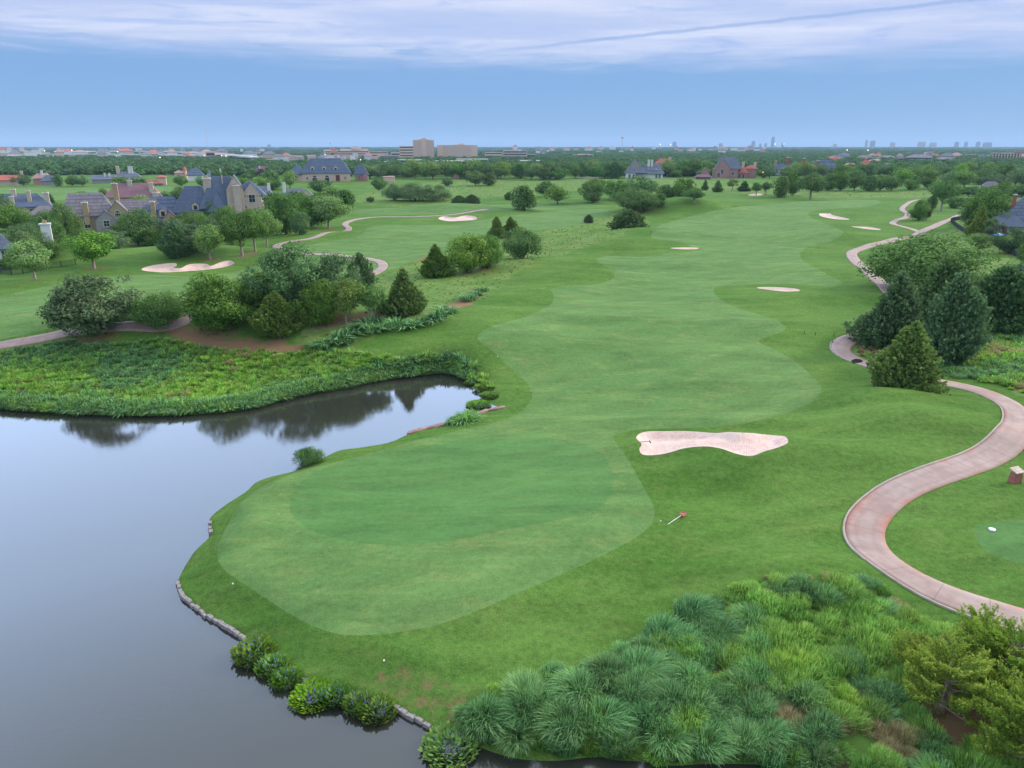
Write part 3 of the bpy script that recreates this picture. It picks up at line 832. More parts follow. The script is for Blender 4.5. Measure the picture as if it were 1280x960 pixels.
def blob_noise(D, rs, k=5, amp=0.2):
    f = np.zeros(len(D))
    for _ in range(k):
        w_ = rs.randn(3); w_ *= (1.8 + 2.5 * rs.rand()) / np.linalg.norm(w_)
        f += np.sin(D @ w_ + rs.rand() * 6.28) * amp / math.sqrt(k)
    return f

def broadleaf(name, mat, seed, leaves=9000, size=0.034, w=1.0, base=0.2, clusters=70, cr_=0.15, droop=0.0, top=0.0, stems=1):
    """unit tree: height 1, width w; crown starts at base"""
    rs = np.random.RandomState(seed)
    ch = 1 - base; rad = w / 2
    U = rs.randn(clusters, 3); U /= np.linalg.norm(U, axis=1)[:, None]; U[:, 2] = np.where(rs.rand(clusters) < 0.25, -np.abs(U[:, 2]), U[:, 2])
    rr = np.where(rs.rand(clusters) < 0.78, 0.80 + 0.2 * rs.rand(clusters), 0.35 + 0.4 * rs.rand(clusters))
    bn = 1 + blob_noise(U, rs, 5, 0.30)
    r = cr_ * (0.5 + 0.8 * rs.rand(clusters))
    ex, ez = rad - cr_ * 0.75, ch / 2 - cr_ * 0.7
    # fuller low, rounder top
    C = np.column_stack([U[:, 0] * ex * rr * bn, U[:, 1] * ex * rr * bn, U[:, 2] * ez * rr * (1 + 0.5 * (bn - 1))])
    shape = 1 - 0.28 * np.clip((C[:, 2] / ez), 0, 1) ** 1.5 * (1 - top) - 0.06 * np.clip(-C[:, 2] / ez, 0, 1)
    C[:, :2] *= shape[:, None]
    C[:, 2] += base + ch / 2
    k = rs.choice(clusters, leaves, p=r ** 2 / (r ** 2).sum())
    D = rs.randn(leaves, 3); D /= np.linalg.norm(D, axis=1)[:, None]
    q_ = r[k] * (0.70 + 0.40 * rs.rand(leaves) ** 0.8) * (1 + 0.25 * np.sin(D[:, 0] * 7 + k) * np.sin(D[:, 1] * 6 + k * 2))
    P = C[k] + D * q_[:, None] * np.array([1, 1, 0.8])
    if droop:
        P[:, 2] -= droop * (np.hypot(P[:, 0], P[:, 1]) / rad) ** 2 * 0.25 * rs.rand(leaves) ** 0.6
    cen = np.array([0, 0, base + ch * 0.35])
    out = P - cen; out /= np.linalg.norm(out, axis=1)[:, None]
    N = 0.95 * D + 0.25 * out + rs.randn(leaves, 3) * 0.36 + np.array([0, 0, 0.15])
    cvv = rs.rand(clusters)[k]
    Pv, Fq, lv, cv = cards(P, N, size, 0.75, None, np.clip(cvv + rs.randn(leaves) * 0.12, 0, 1), rs=rs)
    crown = np_mesh(name + '_crown', Pv, Fq, {'lv': ('FACE', lv ** 2), 'cv': ('FACE', cv)})
    crown.materials.append(mat)
    # trunk and limbs
    t = MB()
    tr = 0.022 + 0.006 * w
    for s_ in range(stems):
        ang = rs.rand() * 6.28; ln = 0.0 if stems == 1 else 0.09
        bx, by = ln * 0.35 * math.cos(ang), ln * 0.35 * math.sin(ang)
        top_ = Vector((ln * math.cos(ang) * 1.6 + rs.randn() * 0.01, ln * math.sin(ang) * 1.6 + rs.randn() * 0.01, base + ch * 0.55))
        fork = Vector((bx + (top_.x - bx) * 0.4 + rs.randn() * 0.008, by + (top_.y - by) * 0.4 + rs.randn() * 0.008, base * 0.9 + 0.02))
        t.tube([(bx * 1.1, by * 1.1, -0.03), (bx, by, 0.02), fork, (fork + top_) / 2, top_], [tr * 1.7, tr * 1.15, tr * 0.9, tr * 0.6, tr * 0.2], 7)
        for j in range(6 if stems == 1 else 3):
            c_ = Vector(C[rs.randint(clusters)])
            m_ = fork.lerp(c_, 0.5) + Vector((0, 0, 0.03))
            st = fork.lerp(top_, 0.12 * j)
            t.tube([st, m_, c_], [tr * 0.5, tr * 0.33, tr * 0.1], 5)
    return crown, t

def conifer(name, mat, seed, w=0.8, sprays=800, per=14, ln=0.05, wd=0.016, up=0.6, spire=1.0, base=0.02, lump=0.16, twin=False):
    rs = np.random.RandomState(seed)
    t_ = rs.rand(sprays * 3)
    prof = lambda t: (np.clip(1 - t, 0, 1) ** spire) * np.clip((t + 0.14) / 0.34, 0, 1) ** 0.6 * (1 + 0.10 * np.sin(t * 17 + seed))
    keep = rs.rand(len(t_)) < (prof(t_) + 0.06)
    t_ = t_[keep][:sprays]; n = len(t_)
    az = rs.rand(n) * 6.283
    D = np.column_stack([np.cos(az), np.sin(az), t_ * 3])
    rad = prof(t_) * w / 2 * (1 + blob_noise(D, rs, 6, lump)) * (0.70 + 0.42 * rs.rand(n))
    inner = rs.rand(n) < 0.22
    rad = np.where(inner, rad * 0.6, rad)
    upv = up * (0.5 + rs.rand(n)) + t_ * 0.5
    dirs = np.column_stack([np.cos(az + rs.randn(n) * 0.25), np.sin(az + rs.randn(n) * 0.25), upv]); dirs /= np.linalg.norm(dirs, axis=1)[:, None]
    sl = ln * (1.1 + 1.2 * rs.rand(n))
    tip = np.column_stack([np.cos(az) * rad, np.sin(az) * rad, base + t_ * (0.97 - base)])
    k = np.repeat(np.arange(n), per); m_ = len(k)
    s = rs.rand(m_)
    wob = rs.randn(m_, 3) * 0.34 * (1.15 - s)[:, None]
    P = tip[k] + (s - 0.85)[:, None] * sl[k][:, None] * 1.6 * dirs[k] + wob * sl[k][:, None]
    A = dirs[k] + rs.randn(m_, 3) * 0.45; A /= np.linalg.norm(A, axis=1)[:, None]
    B_ = np.cross(A, rs.randn(m_, 3)); B_ /= np.maximum(np.linalg.norm(B_, axis=1), 1e-9)[:, None]
    L = ln * (0.45 + 0.6 * rs.rand(m_, 1)); W = wd * (0.6 + 0.8 * rs.rand(m_, 1))
    Pv = np.stack([P - A * L * 0.5, P + B_ * W, P + A * L * 0.5, P - B_ * W], 1).reshape(-1, 3)
    Fq = np.arange(4 * m_).reshape(m_, 4)
    crown = np_mesh(name + '_crown', Pv, Fq, {'lv': ('FACE', (s ** 2) * rs.rand(m_)), 'cv': ('FACE', np.clip(rs.rand(n)[k] + rs.randn(m_) * 0.1, 0, 1))})
    crown.materials.append(mat)
    t = MB(); tr = 0.022
    t.tube([(0, 0, -0.03), (0, 0, 0.25), (0.005, 0, 0.6), (0, 0, 0.95)], [tr * 1.5, tr, tr * 0.6, tr * 0.12], 7)
    for j in range(18):
        i = rs.randint(n); q_ = Vector(tip[i]); z0 = max(0.04, q_.z - 0.12)
        t.tube([(0, 0, z0), (q_.x * 0.5, q_.y * 0.5, z0 + 0.04), (q_.x * 0.92, q_.y * 0.92, q_.z)], [tr * 0.35, tr * 0.25, tr * 0.07], 4)
    return crown, t

def as_protos(pair, bark, name):
    crown, t = pair
    tm_ = t.mesh(name + '_trunk'); tm_.materials.append(bark)
    for p in tm_.polygons: p.use_smooth = True
    return crown, tm_

PR = {}
def add_proto(key, pair, bark='bark'): PR.setdefault(key, []).append(as_protos(pair, M[bark], key))
for s in range(3):
    add_proto('oak', broadleaf('oak', M['oak'], 11 + s, 13000, 0.033, 1.0, 0.02, 100, 0.135))
    add_proto('oakwide', broadleaf('oakwide', M['oak'], 21 + s, 14000, 0.040, 1.5, 0.06, 110, 0.18, stems=3))
for s in range(2):
    add_proto('grey', broadleaf('grey', M['oak_grey'], 31 + s, 15000, 0.034, 1.25, 0.0, 120, 0.12, stems=4))
    add_proto('light', broadleaf('light', M['oak_light'], 41 + s, 8000, 0.036, 0.85, 0.24, 60, 0.13), 'bark_pale')
    add_proto('upright', broadleaf('upright', M['oak'], 51 + s, 7000, 0.032, 0.72, 0.26, 60, 0.12, top=0.4), 'bark_pale')
    add_proto('bushy', broadleaf('bushy', M['oak'], 61 + s, 8000, 0.045, 1.4, 0.0, 70, 0.19, stems=4))
    add_proto('yellowbush', broadleaf('yellowbush', M['oak_light'], 71 + s, 9000, 0.045, 1.4, 0.0, 90, 0.16, stems=4))
    add_proto('willow', broadleaf('willow', M['oak_grey'], 81 + s, 11000, 0.032, 1.3, 0.05, 80, 0.15, droop=0.9, stems=2))
add_proto('yellow', broadleaf('yellow', M['yellow'], 91, 3000, 0.05, 1.0, 0.3, 40, 0.15))
add_proto('plum', broadleaf('plum', M['plum'], 93, 4000, 0.045, 0.9, 0.1, 40, 0.16))
for s in range(2):
    add_proto('cedar', conifer('cedar', M['cedar'], 101 + s, 1.0, 1100, 24, 0.055, 0.014, 0.7, 0.75, lump=0.2))
    add_proto('cedarcone', conifer('cedarcone', M['cedar'], 111 + s, 0.95, 1000, 20, 0.058, 0.015, 1.0, 0.85, lump=0.16))
    add_proto('cedarblue', conifer('cedarblue', M['cedar_blue'], 121 + s, 0.85, 1200, 24, 0.05, 0.013, 0.7, 0.6, lump=0.26))
    add_proto('cedardark', conifer('cedardark', M['cedar_dark'], 131 + s, 0.72, 1200, 20, 0.05, 0.015, 0.8, 0.5, lump=0.24))
    add_proto('cedarbush', conifer('cedarbush', M['cedar_dark'], 141 + s, 1.5, 900, 14, 0.075, 0.024, 0.9, 0.5, lump=0.25))
# middle-distance kinds: fewer, larger leaves
for s in range(3):
    add_proto('mid', broadleaf('mid', M['oak'], 201 + s, 3000, 0.062, 1.05, 0.03, 42, 0.17))
    add_proto('midwide', broadleaf('midwide', M['oak'], 211 + s, 3200, 0.068, 1.35, 0.0, 46, 0.19))
add_proto('midlight', broadleaf('midlight', M['oak_light'], 221, 2200, 0.06, 0.95, 0.15, 36, 0.17))
add_proto('midgrey', broadleaf('midgrey', M['oak_grey'], 231, 2400, 0.06, 1.1, 0.1, 40, 0.17))
add_proto('midcedar', conifer('midcedar', M['cedar_dark'], 241, 0.7, 420, 12, 0.075, 0.024, 0.6, 0.8))

NATW = {'oak': 1.0, 'oakwide': 1.5, 'grey': 1.25, 'light': .85, 'upright': .72, 'bushy': 1.4, 'yellowbush': 1.4, 'willow': 1.3, 'yellow': 1.0, 'plum': .9,
        'cedar': 1.0, 'cedarcone': .95, 'cedarblue': .85, 'cedardark': .72, 'cedarbush': 1.5, 'mid': 1.05, 'midwide': 1.35, 'midlight': .95, 'midgrey': 1.1, 'midcedar': .7}
KINDNAME = {'cedar': 'cedar_tree', 'cedarcone': 'cedar_tree', 'cedarblue': 'cedar_tree', 'cedardark': 'cedar_tree', 'midcedar': 'cedar_tree', 'cedarbush': 'juniper_bush', 'bushy': 'leafy_tree', 'willow': 'willow_tree'}
NTREE = [0]; TREES = []
def tree(px, py, wpx, hpx, kind, label, group=None, cat=None, name=None, world_p=None):
    p = at(px, py) if world_p is None else world_p
    H_ = height_for(p, py - hpx) if world_p is None else hpx
    W_ = wpx * pxm(p) if world_p is None else wpx
    # a wide crown's visible foot lies in front of its centre: push the centre back a little
    if world_p is None and kind not in ('light', 'upright', 'yellow', 'mid', 'midwide', 'midlight', 'midgrey', 'midcedar'):
        q_ = p.copy(); dirn = np.array([p[0], p[1]]) / math.hypot(p[0], p[1])
        q_[:2] += dirn * W_ * 0.30; q_[2] = hz(q_[None, :2])[0]
        H_ = height_for(q_, py - hpx); W_ = wpx * pxm(q_); p = q_
    H_ = max(H_, 0.5)
    v = PR[kind][NTREE[0] % len(PR[kind])]; NTREE[0] += 1
    nm = name or KINDNAME.get(kind, 'leafy_tree')
    o = empty(nm, (p[0], p[1], p[2] - 0.02 * H_), rnd.random() * 6.28)
    H_ *= 1.04; sx = W_ / NATW[kind] * 1.10
    TREES.append((p[0], p[1], W_))
    o.scale = (sx, sx, H_)
    tag(o, label, cat or ('tree' if 'tree' in nm else 'bush'), group)
    link('crown', v[0], parent=o); link('trunk', v[1], parent=o)
    return o

# ------------------------------------------------------------------ scattering as one object
def scatter(name, label, cat, P, scale, protos, idx, rotz=None, kind='stuff'):
    """one stuff object: instances of small plant meshes on a cloud of points"""
    n = len(P)
    me = bpy.data.meshes.new(name)
    me.vertices.add(n); me.vertices.foreach_set('co', np.asarray(P, np.float32).ravel())
    S = np.asarray(scale, np.float32)
    if S.ndim == 1: S = np.repeat(S[:, None], 3, 1)
    a = me.attributes.new('sc', 'FLOAT_VECTOR', 'POINT'); a.data.foreach_set('vector', S.ravel())
    rz = npr.rand(n) * 6.283 if rotz is None else rotz
    a = me.attributes.new('rot', 'FLOAT_VECTOR', 'POINT')
    a.data.foreach_set('vector', np.column_stack([npr.randn(n) * 0.04, npr.randn(n) * 0.04, rz]).astype(np.float32).ravel())
    a = me.attributes.new('idx', 'INT', 'POINT'); a.data.foreach_set('value', np.asarray(idx, np.int32))
    me.update()
    o = link(name, me)
    tag(o, label, cat, None, kind)
    pc = bpy.data.collections.new(name + '_kinds')
    for i, pm in enumerate(protos):
        po = bpy.data.objects.new('%s_kind_%02d' % (name, i), pm); pc.objects.link(po)
    g = bpy.data.node_groups.new(name, 'GeometryNodeTree')
    g.interface.new_socket('Geometry', in_out='INPUT', socket_type='NodeSocketGeometry')
    g.interface.new_socket('Geometry', in_out='OUTPUT', socket_type='NodeSocketGeometry')
    N = g.nodes
    gi = N.new('NodeGroupInput'); go = N.new('NodeGroupOutput')
    iop = N.new('GeometryNodeInstanceOnPoints')
    ci = N.new('GeometryNodeCollectionInfo'); ci.inputs['Collection'].default_value = pc
    ci.inputs['Separate Children'].default_value = True; ci.inputs['Reset Children'].default_value = True
    iop.inputs['Pick Instance'].default_value = True
    def na(nm, ty):
        x = N.new('GeometryNodeInputNamedAttribute'); x.data_type = ty; x.inputs['Name'].default_value = nm; return x.outputs['Attribute']
    g.links.new(gi.outputs[0], iop.inputs['Points']); g.links.new(ci.outputs[0], iop.inputs['Instance'])
    g.links.new(na('idx', 'INT'), iop.inputs['Instance Index'])
    g.links.new(na('rot', 'FLOAT_VECTOR'), iop.inputs['Rotation']); g.links.new(na('sc', 'FLOAT_VECTOR'), iop.inputs['Scale'])
    g.links.new(iop.outputs[0], go.inputs[0])
    md = o.modifiers.new('scatter', 'NODES'); md.node_group = g
    return o

def fountain(name, mat, seed, blades=380, L=1.6, spread=0.3, arc=0.75, w=0.045, seg=4, upright=0.0):
    rs = np.random.RandomState(seed); n = blades
    az = rs.rand(n) * 6.283; r0 = spread * np.sqrt(rs.rand(n))
    a2 = az + rs.randn(n) * 0.7
    b = np.column_stack([np.cos(az) * r0, np.sin(az) * r0, np.zeros(n)])
    ln = L * (0.6 + 0.5 * rs.rand(n)) * (1 - 0.38 * (r0 / spread) ** 2); lean = arc * (0.25 + 0.9 * rs.rand(n)) * (1 - upright)
    wa = rs.rand() * 6.28; ox, oy = np.cos(a2) + 0.55 * math.cos(wa), np.sin(a2) + 0.55 * math.sin(wa)
    out = np.column_stack([ox, oy, np.zeros(n)]); hl = np.maximum(np.hypot(ox, oy), 0.1); side = np.column_stack([-oy / hl, ox / hl, np.zeros(n)])
    rows = []
    for k in range(seg + 1):
        s = k / seg
        p = b + out * (ln * lean * (0.25 * s + 0.75 * s * s))[:, None]
        z = ln * (s * (1.0 - 0.15 * lean) - 0.62 * lean * s ** 2.6)
        p = p + np.array([0, 0, 1.0]) * z[:, None]
        ww = w * (0.75 + 0.5 * s) * (1 - s ** 2.5 * 0.93)
        rows.append((p - side * ww / 2, p + side * ww / 2))
    V_ = np.concatenate([np.stack([a, b_], 1) for a, b_ in rows], 1).reshape(n, -1, 3)
    m_ = V_.shape[1]; V_ = V_.reshape(-1, 3)
    base = (np.arange(n) * m_)[:, None]
    F_ = np.concatenate([base + np.array([[2 * k, 2 * k + 1, 2 * k + 3, 2 * k + 2]]) for k in range(seg)], 0)
    lv = np.concatenate([np.clip((k + 0.5) / seg * (0.5 + 0.7 * rs.rand(n)), 0, 1) for k in range(seg)])
    me = np_mesh(name, V_, F_, {'lv': ('FACE', lv), 'bv': ('FACE', np.tile(rs.rand(n), seg))}, smooth=False)
    me.materials.append(mat)
    return me
GR = {}
for i, (mn, up_) in enumerate((('g_blue', 0.0), ('g_green', 0.15), ('g_yellow', 0.25), ('g_dry', 0.2))):
    GR[mn] = [fountain('clump', M[mn], 300 + i * 4 + s, 700, (1.35 if mn != 'g_dry' else 1.05) * (1 - 0.12 * s), 0.80, 0.42 + 0.14 * s, 0.032 if mn != 'g_dry' else 0.016, 4, up_ + 0.12 * (s == 2)) for s in range(3)]
    GR[mn + '_far'] = [fountain('far_clump', M[mn], 340 + i * 4 + s, 90, 1.35, 0.5, 0.9, 0.10, 3, up_) for s in range(2)]

def fill_poly(poly, spacing, margin=0.0, jitter=0.5):
    lo, hi = poly.min(0), poly.max(0)
    gx, gy = np.meshgrid(np.arange(lo[0], hi[0], spacing), np.arange(lo[1], hi[1], spacing))
    P = np.column_stack([gx.ravel(), gy.ravel()]) + (npr.rand(gx.size, 2) - 0.5) * spacing * 2 * jitter
    P = P[sdf(P, poly) < -margin]
    P = P[sdf_far(P, WATER, 3.0) > 0.25]
    for nm, (c, nr, wv, t) in RIBS:
        if len(P):
            dmin = np.full(len(P), 99.0)
            cc = c[::2]
            for s0 in range(0, len(P), 3000):
                q = P[s0:s0 + 3000]
                dmin[s0:s0 + 3000] = np.sqrt(((q[:, None] - cc[None]) ** 2).sum(-1)).min(1)
            P = P[dmin > 1.9]
    return P
def to_pix(P3):
    P3 = np.atleast_2d(P3)
    q = CAM_H - P3[:, 2]
    d = P3[:, 1] * CP + q * SP
    v = (q * CP - P3[:, 1] * SP) / d
    return np.column_stack([640 + FPX * P3[:, 0] / d, 480 + FPX * v])
def vnoise(P, s, seed=0):
    rs = np.random.RandomState(seed); f = np.zeros(len(P))
    for _ in range(7):
        a = rs.rand() * 6.283; w_ = s * (0.5 + 1.6 * rs.rand())
        f += np.sin((P[:, 0] * math.cos(a) + P[:, 1] * math.sin(a)) * w_ + rs.rand() * 6.28)
    return f / 2.6
def in_view(P, marg=160):
    px = to_pix(np.column_stack([P, np.zeros(len(P))]))
    return (px[:, 0] > -marg) & (px[:, 0] < 1280 + marg) & (px[:, 1] < 960 + marg)

GK = ['g_blue', 'g_green', 'g_yellow', 'g_dry']
GR['g_blue_big'] = [fountain('big_clump', M['g_blue'], 380 + s, 1400, 1.45, 0.85, 0.60, 0.028, 5, 0.0) for s in range(3)]
# foreground meadow
P = fill_poly(MEADOWS[2], 0.66, 0.6); P = P[in_view(P)]
pix = to_pix(np.column_stack([P, hz(P)]))
nz = vnoise(P, 0.55, 3) + vnoise(P, 1.6, 4) * 0.5
X, Y = pix[:, 0], pix[:, 1]
k = np.where(nz > 0.55, 0, 1)
k = np.where((X < 900) & (Y < 860), np.where(nz > 0.9, 1, 0), k)
k = np.where((X < 860), np.where(nz < -0.6, 1, 0), k)
tal = (np.exp(-(((X - 1052) / 28) ** 2 + ((Y - 880) / 22) ** 2)) + np.exp(-(((X - 990) / 40) ** 2 + ((Y - 838) / 18) ** 2)) + np.exp(-(((X - 850) / 22) ** 2 + ((Y - 815) / 22) ** 2)))
k = np.where(tal > 0.62, 2, k)
dry = np.exp(-(((X - 985) / 45) ** 2 + ((Y - 895) / 16) ** 2)) + np.exp(-(((X - 1080) / 60) ** 2 + ((Y - 915) / 25) ** 2)) * 0.8 + np.exp(-(((X - 1000) / 60) ** 2 + ((Y - 722) / 10) ** 2)) * 1.2 + np.exp(-(((X - 1130) / 50) ** 2 + ((Y - 755 ) / 14) ** 2)) + np.exp(-(((X - 1120) / 40) ** 2 + ((Y - 930) / 25) ** 2)) * 0.8
k = np.where(dry * (0.7 + 0.5 * npr.rand(len(P))) > 0.55, 3, k)
k = np.where((X > 900) & (Y > 850) & (npr.rand(len(P)) < 0.22), 3, k)
k = np.where((X > 960) & (Y < 790) & (npr.rand(len(P)) < 0.20), 3, k)
k = np.where((k == 0) & (npr.rand(len(P)) < 0.18), 1, k)
hole = npr.rand(len(P)) < 0.035
for s_ in SOILS: hole |= sdf_far(P, s_, 3.0) < 0.1
hole |= (dry > 0.5) & (npr.rand(len(P)) < 0.35)
fr_p, fr_k, fr_n = P[~hole], k[~hole], nz[~hole]
z = hz(fr_p)
sc_ = (0.58 + 0.55 * npr.rand(len(fr_p))) * np.where(fr_k == 3, 0.75, 1.0)
edge_d = -sdf(fr_p, MEADOWS[2]); sc_ *= 0.6 + 0.4 * sm(edge_d, 0, 3)
scatter('tall_grass', 'tall mixed meadow grass filling the near right corner below the cart path', 'grass', np.column_stack([fr_p, z - 0.03]), sc_,
        sum([GR[g] for g in GK], []), fr_k * 3 + npr.randint(0, 3, len(fr_p)))

# reed bank and rough grass across the pond
allp, alls, alli = [], [], []
def far_grass(poly, spacing, scale, wts, margin=0.2, seed=1):
    P = fill_poly(poly, spacing, margin); P = P[in_view(P)]
    for s_ in SOILS: P = P[sdf_far(P, s_, 3.0) > 0.2]
    if not len(P): return
    n1_ = vnoise(P, 0.22, seed) + 0.4 * npr.randn(len(P))
    q = np.argsort(np.argsort(n1_)) / len(P)
    cw = np.cumsum(wts) / sum(wts)
    kk = np.searchsorted(cw, np.clip(q, 0, 0.9999))
    allp.append(np.column_stack([P, hz(P) - 0.03])); alls.append(scale * (0.6 + 0.7 * npr.rand(len(P)))); alli.append(kk * 2 + (npr.rand(len(P)) < 0.5))
far_grass(MEADOWS[0], 0.66, 0.62, (0.20, 0.50, 0.28, 0.02), 0.1)
grs = sum([GR[g + '_far'] for g in GK], [])
scatter('meadow_grass', 'mixed green and blue-green tall grass on the point across the pond', 'grass', np.concatenate(allp), np.concatenate(alls), grs, np.concatenate(alli))
allp, alls, alli = [], [], []
far_grass(MEADOWS[4], 0.95, 0.8, (0.5, 0.3, 0.1, 0.1), 0.2, 2)
far_grass(MEADOWS[6], 0.9, 0.55, (0.0, 0.1, 0.2, 0.7), 0.1, 5)
scatter('marsh_grass', 'tall grass beside the cart path behind the cedars on the right', 'grass', np.concatenate(allp), np.concatenate(alls), grs, np.concatenate(alli))
allp, alls, alli = [], [], []
far_grass(MEADOWS[1], 2.3, 0.30, (0.12, 0.55, 0.28, 0.05), 0.6, 3)
far_grass(MEADOWS[5], 2.2, 0.34, (0.05, 0.4, 0.35, 0.2), 0.4, 4)
far_grass(MEADOWS[3], 6.0, 0.42, (0.1, 0.5, 0.35, 0.05), 1.0, 6)
scatter('prairie_grass', 'sparse olive and straw grass tufts in the strips between the fairways', 'grass', np.concatenate(allp), np.concatenate(alls), grs, np.concatenate(alli))

# dense blue-green reed fringe along the far shore, countable clumps only read as a band
A = WATER; d = np.roll(WATER, -1, axis=0) - np.roll(WATER, 1, axis=0)
n_ = np.column_stack([d[:, 1], -d[:, 0]]); n_ /= np.maximum(np.hypot(n_[:, 0], n_[:, 1]), 1e-9)[:, None]
if sdf(A[10:11] + n_[10:11], WATER)[0] < 0: n_ = -n_
seg = np.hypot(*(np.roll(A, -1, axis=0) - A).T); cs = np.concatenate([[0], np.cumsum(seg)])
pxA = to_pix(np.column_stack([A, np.full(len(A), WATER_Z)]))
rp = []
def shore_pts(step, sel, off=(0.3, 1.6), rows=3):
    out = []
    t = np.arange(0, cs[-1], step)
    Ac = np.vstack([A, A[:1]]); Nc = np.vstack([n_, n_[:1]])
    for r_ in range(rows):
        tt = t + npr.rand(len(t)) * step
        q = np.column_stack([np.interp(tt, cs, Ac[:, 0]), np.interp(tt, cs, Ac[:, 1])])
        nn = np.column_stack([np.interp(tt, cs, Nc[:, 0]), np.interp(tt, cs, Nc[:, 1])])
        q = q + nn * (off[0] + (off[1] - off[0]) * (r_ + npr.rand(len(t), 1)) / rows)
        out.append(q)
    q = np.concatenate(out); p = to_pix(np.column_stack([q, hz(q)]))
    return q[sel(p[:, 0], p[:, 1])]
q = shore_pts(0.45, lambda x, y: (y < 530) & (x < 592) & (x > -120) & (y > 440), (0.15, 2.2), 4)
scatter('reeds', 'even blue-green reed fringe along the far bank of the pond', 'reeds', np.column_stack([q, np.maximum(hz(q), WATER_Z)]), 0.85 + 0.3 * npr.rand(len(q)),
        GR['g_blue_far'] + GR['g_green_far'], (npr.rand(len(q)) < 0.5) * 1 + (npr.rand(len(q)) < 0.25) * 2)

# big fountain clumps at the meadow's edge: things
CL = [(607, 899, 62), (657, 871, 52), (654, 897, 50), (707, 905, 66), (645, 931, 46), (704, 938, 50), (723, 861, 60), (757, 838, 58), (797, 833, 60), (752, 903, 60), (768, 932, 56), (826, 789, 52),
      (864, 763, 56), (895, 788, 50), (851, 801, 44), (805, 813, 44), (832, 927, 56), (880, 932, 56), (789, 867, 54), (832, 874, 54), (690, 848, 40), (937, 772, 46), (620, 925, 40), (925, 935, 54), (860, 845, 46), (680, 885, 44)]
ORD2 = ['first', 'second', 'third', 'fourth', 'fifth', 'sixth', 'seventh', 'eighth', 'ninth', 'tenth', 'eleventh', 'twelfth', 'thirteenth', 'fourteenth', 'fifteenth', 'sixteenth', 'seventeenth', 'eighteenth', 'nineteenth', 'twentieth', 'twenty-first', 'twenty-second', 'twenty-third', 'twenty-fourth', 'twenty-fifth', 'twenty-sixth']
CO = {i: k_ for k_, i in enumerate(sorted(range(len(CL)), key=lambda j: CL[j][0]))}
CLAB = {0: 'broad rounded blue-green grass clump nearest the stones, first of the row along the water', 12: 'rounded blue-green grass clump at the top of the slope beside mown turf',
        11: 'drooping pale blue-green grass clump under the topmost clump on the slope', 21: 'round isolated grass clump in front of the dark mound edge'}
for i, (x, y, wd) in enumerate(CL):
    p = at(x, min(y + wd * 0.42, 956))
    p[:2] += p[:2] / np.hypot(*p[:2]) * 0.9; p[2] = max(hz(p[None, :2])[0], WATER_Z)
    s_ = wd * pxm(p) / 2.1
    o = link('grass_clump' if i == 0 else 'grass_clump.%03d' % i, GR['g_blue_big'][i % 3], loc=(p[0], p[1], p[2] - 0.03))
    o.scale = (s_, s_, s_ * 1.05); o.rotation_euler = (0, 0, rnd.random() * 6.28)
    tag(o, CLAB.get(i, ORD2[CO[i]] + ' blue-green fountain grass clump counting rightwards from the bare turf'), 'grass clump', 'blue-green grass clumps edging the near meadow')
CL2 = [(400, 436), (412, 431), (425, 424), (437, 419), (448, 414), (458, 409), (468, 404), (430, 430), (585, 376), (596, 370), (604, 366), (560, 392), (548, 398), (535, 402), (520, 408), (508, 410), (495, 408), (480, 412), (467, 415)]
CO2 = {i: k_ for k_, i in enumerate(sorted(range(len(CL2)), key=lambda j: CL2[j][0]))}
for i, (x, y) in enumerate(CL2):
    p = at(x, y); s_ = 1.5 + 0.5 * rnd.random()
    o = link('grass_clump.%03d' % (100 + i), GR['g_blue_far'][i % 2], loc=(p[0], p[1], p[2] - 0.03)); o.scale = (s_ * 1.25, s_ * 1.25, s_ * 0.8); o.rotation_euler = (0, 0, rnd.random() * 6.28)
    tag(o, 'low blue-green clump, ' + ORD2[CO2[i]] + ' from the left along the strip beside the mown fairway', 'grass clump', 'blue-green grass clumps on the strip between the fairways')

